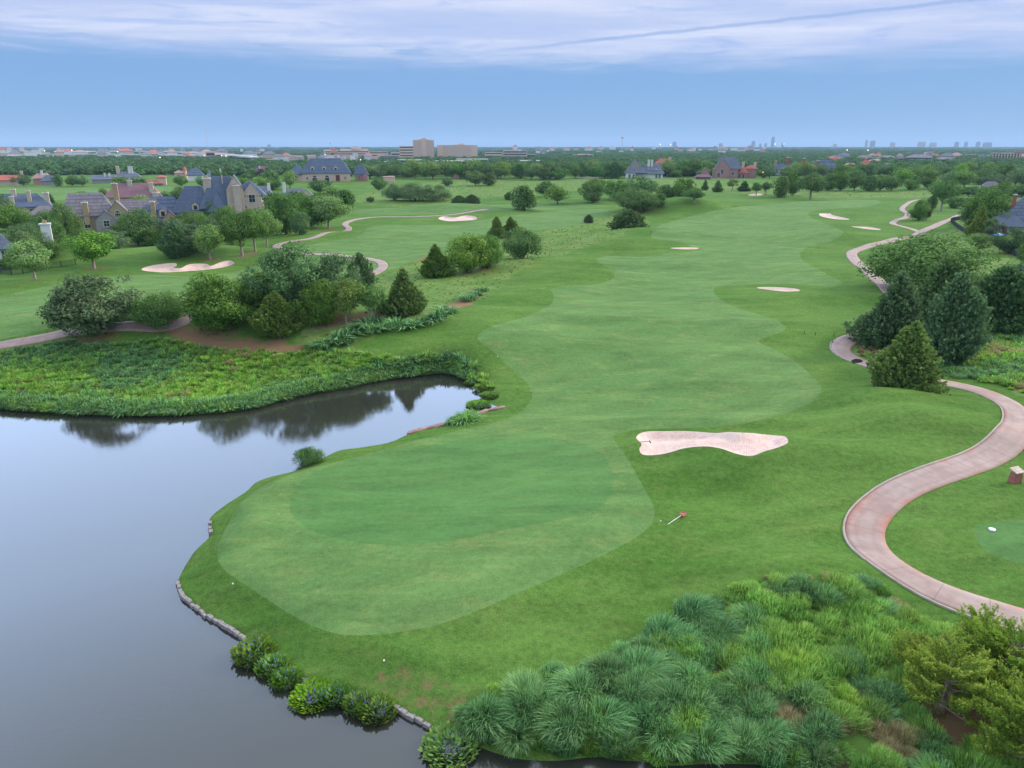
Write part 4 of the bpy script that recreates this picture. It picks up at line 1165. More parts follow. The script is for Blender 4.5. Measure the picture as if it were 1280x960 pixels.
# ------------------------------------------------------------------ water plants
def water_plant(name, seed, n=620, h=0.75, flowers=True):
    rs = np.random.RandomState(seed)
    az = rs.rand(n) * 6.283; r = np.sqrt(rs.rand(n)); 
    b = np.column_stack([np.cos(az) * r * 0.95, np.sin(az) * r * 0.95, np.zeros(n)])
    dome = 1 - 0.55 * r ** 2
    az2 = az + rs.randn(n) * 0.8; tilt = 0.25 + 0.5 * r * rs.rand(n) + 0.15 * rs.rand(n)
    out = np.column_stack([np.cos(az2), np.sin(az2), np.zeros(n)]); side = np.column_stack([-np.sin(az2), np.cos(az2), np.zeros(n)])
    H_ = h * dome * (0.7 + 0.5 * rs.rand(n))
    top = b + out * (tilt * H_)[:, None] + np.array([0, 0, 1.0]) * H_[:, None]
    low = b + (top - b) * 0.55
    w_ = 0.055 + 0.04 * rs.rand(n)
    V_ = np.stack([low, (low + top) / 2 - side * w_[:, None] + out * 0.02, top + out * 0.04, (low + top) / 2 + side * w_[:, None] + out * 0.02], 1).reshape(-1, 3)
    st = np.stack([b - side * 0.01, b + side * 0.01, low + side * 0.012, low - side * 0.012], 1).reshape(-1, 3)
    F_ = np.arange(8 * n).reshape(-1, 4)
    lv = np.concatenate([rs.rand(n) ** 3 * (rs.rand(n) < 0.35 + 0.4 * (r > 0.8)), np.zeros(n)])
    cv = np.concatenate([rs.rand(n), np.zeros(n)])
    me = np_mesh(name, np.concatenate([V_, st]), F_, {'lv': ('FACE', lv), 'cv': ('FACE', cv)}); me.materials.append(M['aqua'])
    fm = None
    if flowers:
        m_ = 32; a = rs.rand(m_) * 6.283; rr = np.sqrt(rs.rand(m_)) * 0.75
        B_ = np.column_stack([np.cos(a) * rr, np.sin(a) * rr, h * (1 - 0.55 * rr ** 2) * (0.95 + 0.25 * rs.rand(m_))])
        up = np.array([0, 0, 0.13]); Vs, Fs = [], []
        for j in range(2):
            sd = np.array([0.028, 0, 0]) if j else np.array([0, 0.028, 0])
            Vs.append(np.stack([B_, B_ + sd + up * 0.5, B_ + up, B_ - sd + up * 0.5], 1).reshape(-1, 3))
        Vs = np.concatenate(Vs); fm = np_mesh(name + '_flowers', Vs, np.arange(len(Vs)).reshape(-1, 4), {'lv': ('FACE', rs.rand(2 * m_)), 'cv': ('FACE', rs.rand(2 * m_))})
        import bmesh
        me.materials.append(M['flower'])
        bm = bmesh.new(); bm.from_mesh(me); n0 = len(bm.faces); bm.from_mesh(fm); bm.faces.ensure_lookup_table()
        for f_ in bm.faces[n0:]: f_.material_index = 1
        bm.to_mesh(me); bm.free()
    return me
WPm = [water_plant('water_plant_mesh', 400 + s) for s in range(3)]
WPn = water_plant('water_plant_mesh', 404, flowers=False)
WPS = [(318, 820, 44, 40, 'large pickerelweed clump with violet spikes, first after the stone edging'), (341, 836, 34, 32, 'pickerelweed clump with violet spikes joined to the largest clump'),
       (358, 852, 32, 30, 'small pickerelweed clump with yellowing leaves between the two large ones'), (392, 872, 46, 34, 'pickerelweed clump with yellow outer leaves, second large one along the bank'),
       (418, 873, 36, 32, 'violet-flowered pickerelweed clump next to the yellowish second clump'), (449, 884, 34, 34, 'pale grey-green leafy clump beside the last pickerelweed before the stones'),
       (472, 890, 40, 34, 'bright pickerelweed clump ending where the grey stones start again'), (563, 935, 58, 42, 'bright green and yellow pickerelweed clump alone past the second stones'),
       (598, 507, 26, 17, 'round green shrub in the water at the inlet corner by the red slabs'), (607, 487, 26, 15, 'low yellow-flowered bush on the bank above the inlet corner'), (590, 480, 16, 10, 'small green bush where the reeds end at the inlet'),
       (612, 497, 22, 14, 'low green bush between the inlet shrub and the turf')]
for i, (x, y, wpx_, hpx_, lab) in enumerate(WPS):
    p = ray_plane(x, y - 0.0, WATER_Z); 
    s_ = wpx_ * pxm(p) / 1.75; q_ = p.copy(); 
    e = empty('water_plant' if i == 0 else 'water_plant.%03d' % i, (p[0], p[1], max(WATER_Z, hz(p[None, :2])[0]) - 0.02), rnd.random() * 6.28)
    hs_ = max(0.5, (hpx_ * pxm(p) - s_ * 0.9) / 0.8)
    e.scale = (s_, s_, hs_)
    tag(e, lab, 'water plant', 'leafy water plants along the pond edge')
    link('leaves', WPm[i % 3] if i < 8 else WPn, parent=e)
p = at(387, 577)
tree(387, 582, 36, 25, 'bushy', 'dense round green shrub overhanging the pond by the green', cat='bush', name='shore_shrub')

# ------------------------------------------------------------------ shoreline stones
M['stone'] = simple('grey_stone', (0.24, 0.215, 0.20), 0.9, 0.2, 0.3, 3.0, 0.6)
M['redstone'] = simple('red_sandstone', (0.28, 0.165, 0.13), 0.9, 0.2, 0.3, 2.0, 0.6, (0.55, 0.42, 0.36))
def rock_mesh(name, seed, l, w_, h):
    import bmesh
    rs = random.Random(seed); bm = bmesh.new()
    bmesh.ops.create_cube(bm, size=1.0)
    bmesh.ops.bevel(bm, geom=bm.edges[:], offset=0.12, segments=1, affect='EDGES')
    bmesh.ops.subdivide_edges(bm, edges=bm.edges[:], cuts=1)
    for v in bm.verts:
        v.co.x = v.co.x * l * (1 + rs.uniform(-.06, .06)); v.co.y = v.co.y * w_ * (1 + rs.uniform(-.1, .1)); v.co.z = (v.co.z + 0.4) * h * (1 + rs.uniform(-.1, .1))
    me = bpy.data.meshes.new(name); bm.to_mesh(me); bm.free(); return me
stones = [rock_mesh('stone_block', 500 + i, 0.52, 0.27, 0.26) for i in range(5)]
slabs = [rock_mesh('stone_slab', 520 + i, 2.1, 0.5, 0.22) for i in range(3)]
for m_ in stones: m_.materials.append(M['stone'])
for m_ in slabs: m_.materials.append(M['redstone'])
def row_of(path_px, step, meshes, name, label, group, jit=0.1, inset=0.12, labs=None):
    P_ = np.array([ray_plane(x, y, WATER_Z)[:2] for x, y in path_px])
    sg = np.hypot(*np.diff(P_, axis=0).T); s_ = np.concatenate([[0], np.cumsum(sg)])
    tt = np.arange(step / 2, s_[-1], step)
    for i, t_ in enumerate(tt):
        x, y = np.interp(t_, s_, P_[:, 0]), np.interp(t_, s_, P_[:, 1])
        x2, y2 = np.interp(t_ + 0.1, s_, P_[:, 0]), np.interp(t_ + 0.1, s_, P_[:, 1])
        a = math.atan2(y2 - y, x2 - x) if t_ + 0.1 < s_[-1] else math.atan2(P_[-1, 1] - P_[-2, 1], P_[-1, 0] - P_[-2, 0])
        o = link(name, meshes[rnd.randrange(len(meshes))], loc=(x + rnd.uniform(-jit, jit) * 0.5, y + rnd.uniform(-jit, jit) * 0.5, WATER_Z + rnd.uniform(-0.03, 0.03)))
        k_ = rnd.uniform(0.85, 1.15); o.scale = (k_, k_, k_); o.rotation_euler = (rnd.uniform(-.06, .06), rnd.uniform(-.05, .05), a + rnd.uniform(-jit, jit))
        tag(o, (labs[i] if labs and i < len(labs) else ordw(i + 1) + ' ' + label), 'stone', group)
row_of([(223, 728), (224, 738), (230, 749), (253, 768), (280, 785), (304, 799)], 0.54, stones, 'edging_stone', 'weathered grey block counted down the left shore towards the water plants', 'grey stones edging the green')
row_of([(491, 884), (512, 897), (536, 910)], 0.54, stones, 'edging_stone', 'grey block from the left in the short row below bare turf', 'grey stones below the bare turf')
row_of([(263, 653), (262, 662), (264, 669)], 0.75, stones, 'edging_stone', 'small stone from the top at the bend of the shore', 'stones at the shore bend')
row_of([(511, 543), (530, 537), (548, 533), (568, 527), (588, 520), (608, 514), (627, 510)], 2.15, slabs, 'stone_slab', 'flat reddish sandstone slab at the inlet shore', 'red sandstone slabs along the inlet', 0.06,
       labs=['westernmost flat red sandstone slab, darker, where the turf bank begins', 'second red sandstone slab along the inlet shore', 'third red sandstone slab, middle of the row on the inlet', 'fourth red sandstone slab, before the palest pair', 'pale long sandstone slab just before the inlet shrub', 'last slab, at the tip under the inlet shrub'])

# ------------------------------------------------------------------ trees
T = tree
# far shore of the pond and the middle strip
T(120, 432, 114, 92, 'grey', 'big spreading grey-green tree nearest the left edge above the meadow')
T(199, 418, 62, 52, 'oakwide', 'low wide tree with short reddish trunk right of the big grey-green tree')
T(277, 428, 82, 84, 'oak', 'dense dark round tree above the red dirt track')
T(348, 424, 62, 60, 'cedar', 'olive green bushy cedar between dark round tree and grey-green grove')
T(325, 400, 50, 62, 'oak', 'dark tree squeezed behind the olive cedar')
T(372, 398, 92, 92, 'grey', 'tallest grey-green tree of the grove, its left half')
T(420, 392, 74, 78, 'grey', 'grey-green tree forming the right half of the tall grove')
T(451, 362, 34, 46, 'cedarbush', 'feathery dark conifer at the right shoulder of the grove')
T(402, 414, 48, 62, 'oak', 'dark green tree right of the olive cedar, in front of grove')
T(433, 404, 44, 56, 'light', 'light green tree with pale straight trunk before the grove')
T(464, 400, 38, 50, 'upright', 'small dark tree with thin trunk left of the cone-shaped cedar')
T(506, 396, 56, 60, 'cedarcone', 'neat cone-shaped brownish cedar at the grove end', name='cedar_tree')
T(545, 347, 44, 42, 'cedarcone', 'dark pointed cedar left of the bright bushy trees')
T(586, 343, 56, 52, 'yellowbush', 'bright green bushy tree right beside the dark pointed cedar')
T(610, 338, 44, 50, 'yellowbush', 'bright green bushy tree in the middle of its clump')
T(652, 324, 50, 44, 'bushy', 'dark leafy tree at the right end of the middle clump')
T(621, 298, 22, 28, 'cedar', 'small pointed cedar rising behind the clump, left of its twin')
T(638, 297, 26, 26, 'cedar', 'small broad cedar rising behind the clump, right of its twin')
T(655, 262, 38, 34, 'mid', 'round dark tree standing alone before the distant meadow')
T(697, 255, 32, 23, 'midlight', 'yellowish round tree with a short trunk right of the lone dark tree')
T(681, 246, 28, 21, 'mid', 'round tree half hidden behind the yellowish round tree')
T(741, 253, 28, 28, 'midwide', 'dark tree with lighter skirt left of the large middle clump')
T(745, 243, 26, 22, 'mid', 'dark crown just behind the tree left of the middle clump')
T(786, 289, 46, 27, 'cedarbush', 'dark spreading juniper at the near tip of the long clump', cat='bush')
T(792, 268, 58, 34, 'oakwide', 'broad dark tree in the middle of the long clump')
T(772, 250, 38, 28, 'mid', 'left rear tree of the long clump')
T(799, 248, 42, 30, 'mid', 'tall rear tree in the centre of the long clump')
T(832, 252, 30, 24, 'mid', 'round tree bridging the two halves of the long clump')
T(852, 253, 30, 34, 'mid', 'tallest dark tree right of the long clump')
T(867, 261, 28, 27, 'upright', 'round tree with slim trunk at right end of the clump')
T(822, 258, 22, 18, 'mid', 'small dark tree low between long clump and tall dark tree')
T(736, 279, 12, 11, 'cedarbush', 'tiny round dark shrub alone on the olive strip', cat='bush', name='shrub')
T(516, 253, 50, 25, 'willow', 'left half of the low domed willow pair on the slope')
T(542, 252, 42, 22, 'willow', 'right half of the low domed willow pair on the slope')
T(492, 251, 28, 22, 'willow', 'pale small willow left of the domed willow pair')
T(474, 239, 22, 19, 'mid', 'round tree directly below the small blue-roofed pavilion')
T(574, 257, 22, 13, 'cedarbush', 'low dark juniper left of its wider neighbour', cat='bush')
T(590, 257, 22, 14, 'cedarbush', 'wider low dark juniper right of its neighbour', cat='bush')
T(594, 232, 22, 20, 'mid', 'round dark tree left of its twin on the far meadow')
T(611, 232, 20, 18, 'mid', 'round dark tree right of its twin on the far meadow')
T(559, 233, 16, 13, 'mid', 'small dark tree left of the round twins on the far meadow')
T(463, 253, 10, 8, 'bushy', 'tiny bush below the pale willow', cat='bush', name='shrub')
T(636, 250, 12, 10, 'cedarbush', 'tiny dark bush left of the lone dark tree', cat='bush', name='shrub')
T(400, 241, 30, 18, 'mid', 'round shrub-like tree in front of the mansion wall')
T(416, 246, 26, 14, 'midlight', 'low light tree right of the shrub before the mansion')
T(881, 238, 9, 14, 'midcedar', 'slim dark cedar, first of the small row on the far meadow')
T(897, 240, 14, 15, 'midcedar', 'pointed dark cedar, second of the small row on the far meadow')
T(915, 238, 14, 14, 'yellow', 'small yellow-green tree between two dark cedars on the meadow', name='young_tree', cat='tree')
T(930, 239, 17, 13, 'midcedar', 'squat wide cedar right of the yellow-green tree')
T(945, 244, 13, 17, 'upright', 'small round tree with trunk before the distant sand bunker')
T(957, 243, 12, 17, 'upright', 'small round tree with trunk, right one of the far pair')
T(974, 247, 24, 30, 'mid', 'left tree of the dense dark trio at the fairway end')
T(990, 245, 22, 32, 'mid', 'middle tree of the dense dark trio at the fairway end')
T(1013, 250, 34, 36, 'upright', 'broad round tree with visible trunk ending the dense trio')
for i, (x, w_, h_) in enumerate([(1034, 24, 24), (1050, 24, 26), (1068, 26, 28), (1085, 24, 22), (1100, 22, 22), (1114, 20, 20)]):
    T(x, 238 + (i % 2), w_, h_, 'mid', ['first', 'second', 'third', 'fourth', 'fifth', 'last'][i] + ' tree from the left of the row beyond the straw-coloured meadow', 'row of trees beyond the straw meadow')
T(1137, 237, 18, 14, 'midwide', 'low round bush right of the tree row by the meadow', cat='bush')
T(1159, 236, 28, 28, 'mid', 'domed tree behind the tall tree at the path end')
T(1176, 264, 32, 44, 'upright', 'tall airy tree with pale trunk left of the path end')
T(1163, 262, 16, 20, 'mid', 'small dark tree between the low tree and tall airy tree')
T(1148, 276, 24, 28, 'oak', 'dark round tree inside the loop of the path fork')
T(1158, 275, 12, 16, 'plum', 'small purplish tree at the right foot of the dark round tree')
T(1193, 260, 26, 16, 'midwide', 'low spreading tree with dark trunk beside the path end')
T(1234, 288, 56, 54, 'oak', 'large dark round tree against the low slate roof')
T(1213, 285, 26, 36, 'oak', 'dark tree in front left of the large round tree')
T(1222, 296, 26, 40, 'cedarcone', 'pointed green conifer by the black fence')
T(1238, 298, 30, 26, 'grey', 'greyish bush by the fence right of the conifer', cat='bush')
T(1222, 317, 28, 26, 'light', 'yellow-green airy sapling standing in the dry meadow', name='young_tree', cat='tree')
T(1262, 318, 46, 34, 'grey', 'grey-purple garden tree behind the fence below the slate roof')
T(1284, 332, 30, 30, 'oak', 'dark garden tree cut by the right edge')
T(1247, 300, 24, 20, 'plum', 'reddish-leaved garden bush under the roof eave', cat='bush')
# right-hand group
T(1150, 368, 134, 76, 'oakwide', 'wide flat-topped dark oak behind the cedars on the right')
T(1111, 440, 76, 100, 'cedarblue', 'tall blue-grey cedar at the path bend')
T(1172, 410, 62, 88, 'cedardark', 'tall dark cedar behind the tall blue-grey cedar')
T(1182, 458, 76, 118, 'cedarblue', 'tallest dark green cedar right behind the small golden one')
T(1130, 490, 84, 88, 'cedar', 'short golden-green cone-shaped cedar on its own dirt ring')
T(1218, 398, 44, 62, 'bushy', 'dark leafy tree filling the gap right of the tallest cedar')
T(1243, 416, 62, 84, 'cedardark', 'dark broad cedar right of the gap-filling tree')
T(1283, 416, 52, 88, 'cedardark', 'dark cedar cut by the right edge of the view')
T(1262, 395, 40, 66, 'cedarblue', 'cedar standing between the two dark ones at the right')
T(1200, 372, 40, 36, 'bushy', 'dark bush under the right side of the wide oak', cat='bush')
T(1292, 352, 36, 36, 'oak', 'dark tree over the meadow at the far right edge')
# residential side, left
T(35, 322, 58, 44, 'willow', 'weeping willow by the house with the white chimney')
T(64, 326, 30, 28, 'oak', 'low dark tree at the foot of the white chimney')
T(44, 349, 46, 50, 'light', 'bright round tree with trunk in front of the willow')
T(118, 336, 52, 48, 'light', 'round tree with thin trunk above the left sand bunker')
T(88, 308, 34, 60, 'oak', 'tall dark tree hiding the left end of the brown-roofed house')
T(105, 318, 28, 34, 'oak', 'dark tree just left behind the thin-trunked round tree')
T(140, 316, 40, 30, 'grey', 'grey-green rounded tree behind the round tree by the bunker')
T(173, 308, 46, 52, 'oak', 'conical dark green tree in front of the brown-roofed house')
T(152, 300, 30, 22, 'bushy', 'low dark bush beneath the brown-roofed house gable', cat='bush')
T(137, 283, 15, 18, 'midcedar', 'small pointed evergreen against the grey gable')
T(195, 308, 24, 22, 'bushy', 'dark bush left of the garage arch', cat='bush')
T(222, 323, 38, 46, 'cedarblue', 'grey conical conifer above the right end of the left bunker')
T(243, 318, 40, 40, 'grey', 'grey-green tree behind the grey conifer')
T(263, 324, 38, 44, 'light', 'tree with pale forked trunk above the left bunker')
T(303, 320, 38, 58, 'upright', 'tall tree with leaning pale trunk right of the forked one')
T(319, 314, 34, 56, 'upright', 'tall tree with straight trunk right of the leaning one')
T(334, 308, 34, 48, 'light', 'light green tree at the right end of the trunked trees')
T(283, 300, 34, 44, 'oak', 'dark tree rising behind the forked-trunk tree')
T(268, 284, 30, 34, 'oak', 'dark tree in front of the big blue roof')
T(236, 290, 20, 30, 'oak', 'slim dark tree left of the big blue-roofed house')
T(300, 298, 34, 34, 'oak', 'dark tree covering the foot of the blue house, left one')
T(318, 296, 34, 34, 'oak', 'dark tree covering the foot of the blue house, right one')
T(252, 296, 34, 34, 'oak', 'dark tree between garage arch and blue house')
T(285, 284, 24, 26, 'light', 'light green tree before the tall cream chimney')
T(228, 292, 30, 26, 'grey', 'rounded tree before the lower blue roof')
T(165, 292, 30, 28, 'oak', 'dark tree before the brown manor, left of the conical one')
T(72, 318, 34, 44, 'oak', 'dark tree right behind the white chimney')
T(357, 294, 52, 50, 'oak', 'broad dark tree left of the cart path bend')
T(377, 294, 30, 30, 'grey', 'low silvery bush among the dark trees by the path', cat='bush')
T(388, 286, 44, 44, 'oak', 'tall dark tree among the grove by the cart path')
T(411, 285, 44, 42, 'light', 'trunked green tree closest to the cart path bend')
T(430, 262, 34, 28, 'mid', 'dark tree at the right end of the grove below the mansion')
T(345, 272, 44, 34, 'mid', 'dark tree below the little grey roof')
T(372, 268, 40, 32, 'mid', 'dark tree directly below the white-chimneyed cottage')
T(400, 266, 40, 28, 'mid', 'dark rounded tree right of the cottage')
T(318, 278, 30, 32, 'mid', 'dark tree under the stone gables of the blue house')
T(60, 300, 40, 36, 'oak', 'dark spreading tree left of the tall tree')
T(20, 290, 44, 36, 'oak', 'dark tree at left edge above the willow')
T(5, 285, 30, 46, 'oak', 'green tree cut by the left edge, below blue-roofed house')
T(78, 274, 24, 20, 'mid', 'dark tree left of the brown-roofed house ridge')
T(33, 262, 18, 18, 'mid', 'small round tree in front of blue roof with four chimneys')
T(66, 262, 12, 20, 'midcedar', 'slim dark cypress right of the four-chimney roof')
T(104, 250, 18, 12, 'midwide', 'dark low bush on the far lawn edge, left one', cat='bush')
T(117, 251, 14, 11, 'midwide', 'dark low bush on the far lawn edge, right one', cat='bush')
T(130, 250, 12, 15, 'midlight', 'yellow-green small tree left of the mauve roof')
T(176, 262, 26, 18, 'midlight', 'light green tree in front of the mauve roof')
T(160, 264, 22, 14, 'midlight', 'light green low tree left in front of mauve roof')
T(207, 256, 24, 18, 'mid', 'dark tree right of the mauve roof')
T(228, 254, 24, 22, 'mid', 'tall dark tree left of the big blue roof ridge')
T(196, 262, 20, 14, 'mid', 'low tree between mauve roof and lower blue roof')
T(8, 338, 26, 16, 'bushy', 'clipped dark bush in front of the left-edge house', cat='bush')

ORD = ['first', 'second', 'third', 'fourth', 'fifth', 'sixth', 'seventh', 'eighth', 'ninth', 'tenth', 'eleventh', 'twelfth', 'thirteenth', 'fourteenth', 'fifteenth', 'sixteenth', 'seventeenth', 'eighteenth',
       'nineteenth', 'twentieth', 'twenty-first', 'twenty-second', 'twenty-third', 'twenty-fourth', 'twenty-fifth', 'twenty-sixth', 'twenty-seventh', 'twenty-eighth']
def belt(x0, x1, y0, y1, n, w0, w1, h0_, h1_, label, group, kinds=('mid', 'midwide', 'mid', 'midlight', 'midgrey'), skip=()):
    k_ = 0
    for i in range(n):
        x = x0 + (x1 - x0) * (i + 0.5 + rnd.uniform(-.4, .4)) / n
        y = rnd.uniform(y0, y1)
        if any(a < x < b for a, b in skip): continue
        T(x, y, rnd.uniform(w0, w1), rnd.uniform(h0_, h1_), rnd.choice(kinds), ORD[k_] + ' ' + label, group); k_ += 1
belt(0, 262, 232.5, 233.5, 13, 14, 24, 12, 19, 'tree from the left in the row behind the far lawn', 'trees behind the far lawn', skip=((-5, 20), (45, 66), (118, 136), (182, 205)))
belt(255, 365, 232, 240, 13, 18, 30, 16, 24, 'tree from the left in the dark belt left of the mansion', 'tree belt left of the mansion', skip=((310, 322), (346, 356)))
belt(452, 770, 222.5, 224.5, 26, 16, 28, 16, 24, 'tree from the left in the front row of the long meadow belt', 'tree belt behind the far meadow', skip=((484, 498),))
belt(445, 780, 219.5, 221.5, 26, 16, 26, 15, 22, 'tree from the left in the back row of the long meadow belt', 'tree belt behind the far meadow')
belt(768, 962, 220.5, 222.5, 14, 12, 18, 9, 14, 'small tree from the left in front of the middle houses', 'trees among the middle houses', skip=((780, 800), (815, 834), (905, 935)))
belt(832, 905, 219, 221, 5, 18, 26, 18, 26, 'tall tree from the left beside the pink brick house', 'tall trees left of the pink brick house', skip=((884, 905),))
belt(960, 1280, 219, 224, 24, 16, 26, 14, 21, 'tree from the left in the belt before the brick-chimneyed roofs', 'tree belt on the far right')
belt(1120, 1300, 229, 236, 15, 20, 34, 18, 28, 'dark tree from the left in the belt behind the path end', 'dark trees behind the path end', skip=((1150, 1180),))
belt(1195, 1300, 244, 250, 8, 18, 30, 12, 18, 'garden tree from the left, between path end and slate roofs', 'garden trees around the slate roofs')
belt(205, 300, 300, 312, 5, 22, 34, 22, 34, 'dark tree from the left in the shade below the blue house', 'trees below the blue house', kinds=('oak', 'grey'))
belt(0, 110, 268, 276, 5, 20, 30, 12, 18, 'garden tree from the left near the four-chimney roof', 'garden trees by the four-chimney roof', skip=((28, 50),))

# ------------------------------------------------------------------ foreground open cedars
def open_cedar(name, seed, branches=34, R_=2.6, H_=3.2, mat=None):
    rs = np.random.RandomState(seed)
    wood = MB(); P_, A_, CV, LV = [], [], [], []
    wood.tube([(0, 0, -0.1), (0.05, 0.02, 0.8), (0.0, 0.1, H_ * 0.5), (0.1, 0, H_ * 0.85)], [0.12, 0.10, 0.07, 0.02], 8)
    for b in range(branches):
        t_ = (b + 0.5) / branches; az = b * 2.4 + rs.rand() * 0.7
        z0 = 0.25 + t_ * (H_ * 0.68); reach = R_ * (1.05 - 0.72 * t_) * (0.7 + 0.45 * rs.rand())
        rise = reach * (0.15 + 0.5 * rs.rand() + 0.5 * t_)
        o_ = np.array([math.cos(az), math.sin(az), 0]); s_ = np.array([-math.sin(az), math.cos(az), 0])
        bend = rs.randn() * 0.25
        cur = lambda u: o_ * reach * u + s_ * bend * reach * u * u + np.array([0, 0, z0 + rise * u ** 1.4])
        wood.tube([cur(u) for u in (0, 0.3, 0.6, 0.9)], [0.05, 0.038, 0.022, 0.008], 5)
        for j in range(int(8 + 9 * reach)):
            u = 0.30 + 0.74 * rs.rand() ** 0.8; base_ = cur(min(u, 1.05))
            da = az + rs.choice([-1, 1]) * (0.3 + 0.8 * rs.rand())
            ln = (0.30 + 0.4 * rs.rand()) * (1.15 - 0.5 * abs(u - 0.6))
            dr = np.array([math.cos(da), math.sin(da), 0.45 + 0.6 * rs.rand()]); dr /= np.linalg.norm(dr)
            m_ = 60; sv_ = rs.rand(m_); cvv = rs.rand()
            w_ = rs.randn(m_, 3) * 0.085 * (1.25 - sv_)[:, None]
            P_.append(base_ + dr * (sv_ * ln)[:, None] + w_ + np.array([0, 0, 1.0]) * (0.12 * sv_ ** 2)[:, None])
            A_.append(dr + rs.randn(m_, 3) * 0.55 + np.array([0, 0, 0.25])); CV.append(np.full(m_, cvv)); LV.append(sv_ ** 2 * rs.rand(m_))
    P_ = np.concatenate(P_); A_ = np.concatenate(A_); A_ /= np.linalg.norm(A_, axis=1)[:, None]; n = len(P_)
    B_ = np.cross(A_, rs.randn(n, 3)); B_ /= np.linalg.norm(B_, axis=1)[:, None]
    L = 0.11 * (0.6 + 0.8 * rs.rand(n, 1)); W = 0.024 * (0.6 + 0.8 * rs.rand(n, 1))
    V_ = np.stack([P_ - A_ * L * .5, P_ + B_ * W, P_ + A_ * L * .5, P_ - B_ * W], 1).reshape(-1, 3)
    me = np_mesh(name, V_, np.arange(4 * n).reshape(n, 4), {'lv': ('FACE', np.concatenate(LV)), 'cv': ('FACE', np.clip(np.concatenate(CV) + rs.randn(n) * .1, 0, 1))})
    me.materials.append(mat or M['cedar_gold'])
    wm = wood.mesh(name + '_wood'); wm.materials.append(M['bark_pale'])
    return me, wm
OC = [open_cedar('open_cedar_%d' % s, 600 + s) for s in range(3)]
for i, (x, y, s_, v, lab) in enumerate([(1178, 888, 1.12, 0, 'golden-green open cedar with bare reddish soil under its branches'), (1258, 862, 1.2, 1, 'golden-green cedar behind, touching the cart path edge'),
                                        (1290, 962, 1.25, 2, 'darker green cedar in the near right corner'), (1150, 840, 0.62, 2, 'small golden cedar tip leaning out over the grass'), (1222, 838, 0.8, 0, 'middle golden cedar between the front two and the path')]):
    p = at(x, y)
    e = empty('cedar_tree', (p[0], p[1], p[2] - 0.05), rnd.random() * 6.28); e.scale = (s_, s_, s_ * 0.95)
    tag(e, lab, 'tree', 'golden-green cedars in the near corner')
    link('crown', OC[v][0], parent=e); link('trunk', OC[v][1], parent=e)

# ------------------------------------------------------------------ houses
def roof_mat(name, col, var=0.25):
    m, q, out = mat_new(name)
    pos = q.n('ShaderNodeTexCoord').outputs['Object']
    b = q.n('ShaderNodeTexBrick'); q.l(q.mapv(pos, (1, 1, 1), rot=(R(35), 0, 0)), b.inputs['Vector'])
    b.inputs['Scale'].default_value = 3.2; b.inputs['Mortar Size'].default_value = 0.03
    b.inputs['Color1'].default_value = (*[c * (1 - var) for c in col], 1); b.inputs['Color2'].default_value = (*[min(1, c * (1 + var)) for c in col], 1)
    b.inputs['Mortar'].default_value = (*[c * 0.5 for c in col], 1)
    c = q.mix(q.math('MULTIPLY', q.ss(q.noise(pos, 0.25, 4, 0.7), 0.35, 0.7), 0.35), b.outputs['Color'], tuple(c * 1.3 for c in col))
    principled(q, out, c, 0.85, 0.25, b.outputs['Fac'], 0.3, 0.03)
    return m
def wall_mat(name, col, brick=False, mortar=None):
    m, q, out = mat_new(name)
    pos = q.n('ShaderNodeTexCoord').outputs['Object']
    if brick:
        b = q.n('ShaderNodeTexBrick'); q.l(q.mapv(pos, (1, 1, 1), rot=(R(90), 0, 0)), b.inputs['Vector']); b.inputs['Scale'].default_value = 2.0
        b.inputs['Color1'].default_value = (*[c * 0.8 for c in col], 1); b.inputs['Color2'].default_value = (*[min(1, c * 1.2) for c in col], 1)
        b.inputs['Mortar'].default_value = (*(mortar or [c * 0.8 for c in col]), 1); b.inputs['Mortar Size'].default_value = 0.02
        c = b.outputs['Color']
    else: c = q.mix(q.noise(pos, 0.6, 5, 0.7), tuple(k_ * 0.85 for k_ in col), tuple(min(1, k_ * 1.1) for k_ in col))
    c = q.mix(q.math('MULTIPLY', q.ss(q.noise(pos, 0.3, 4, 0.7), 0.5, 0.8), 0.3), c, tuple(k_ * 0.6 for k_ in col))
    principled(q, out, c, 0.9, 0.15, q.noise(pos, 6.0, 3), 0.2, 0.02)
    return m
RM = {'blue': roof_mat('blue_slate', (0.125, 0.155, 0.215)), 'brown': roof_mat('brown_shingle', (0.225, 0.196, 0.210)), 'grey': roof_mat('grey_slate', (0.174, 0.189, 0.232)),
      'mauve': roof_mat('mauve_tile', (0.275, 0.145, 0.167)), 'red': roof_mat('red_tile', (0.522, 0.160, 0.116)), 'slate': roof_mat('dark_slate', (0.123, 0.145, 0.189)), 'pink': roof_mat('faded_tile', (0.478, 0.275, 0.246))}
WM = {'tan': wall_mat('tan_stone', (0.42, 0.30, 0.17), True), 'cream': wall_mat('cream_stone', (0.55, 0.43, 0.33), True), 'white': wall_mat('pale_stucco', (0.76, 0.72, 0.66)), 'pink': wall_mat('pink_brick', (0.42, 0.22, 0.19), True),
      'grey': wall_mat('grey_stone', (0.32, 0.29, 0.27), True), 'peach': wall_mat('peach_stucco', (0.66, 0.44, 0.34)), 'brick': wall_mat('red_brick', (0.34, 0.12, 0.09), True), 'hotel': wall_mat('buff_concrete', (0.74, 0.49, 0.36)),
      'cap': wall_mat('chimney_cap', (0.68, 0.64, 0.6)), 'dark': wall_mat('brown_brick', (0.20, 0.13, 0.11), True)}
M['glass'] = simple('window_glass', (0.03, 0.04, 0.05), 0.15, 0.6, 0.1, 1.0, 0.0)
M['door'] = simple('dark_red_door', (0.14, 0.045, 0.03), 0.6, 0.3)
M['trim'] = simple('pale_trim', (0.55, 0.50, 0.44), 0.8, 0.2)
M['metal'] = simple('dark_metal', (0.03, 0.035, 0.04), 0.5, 0.4)
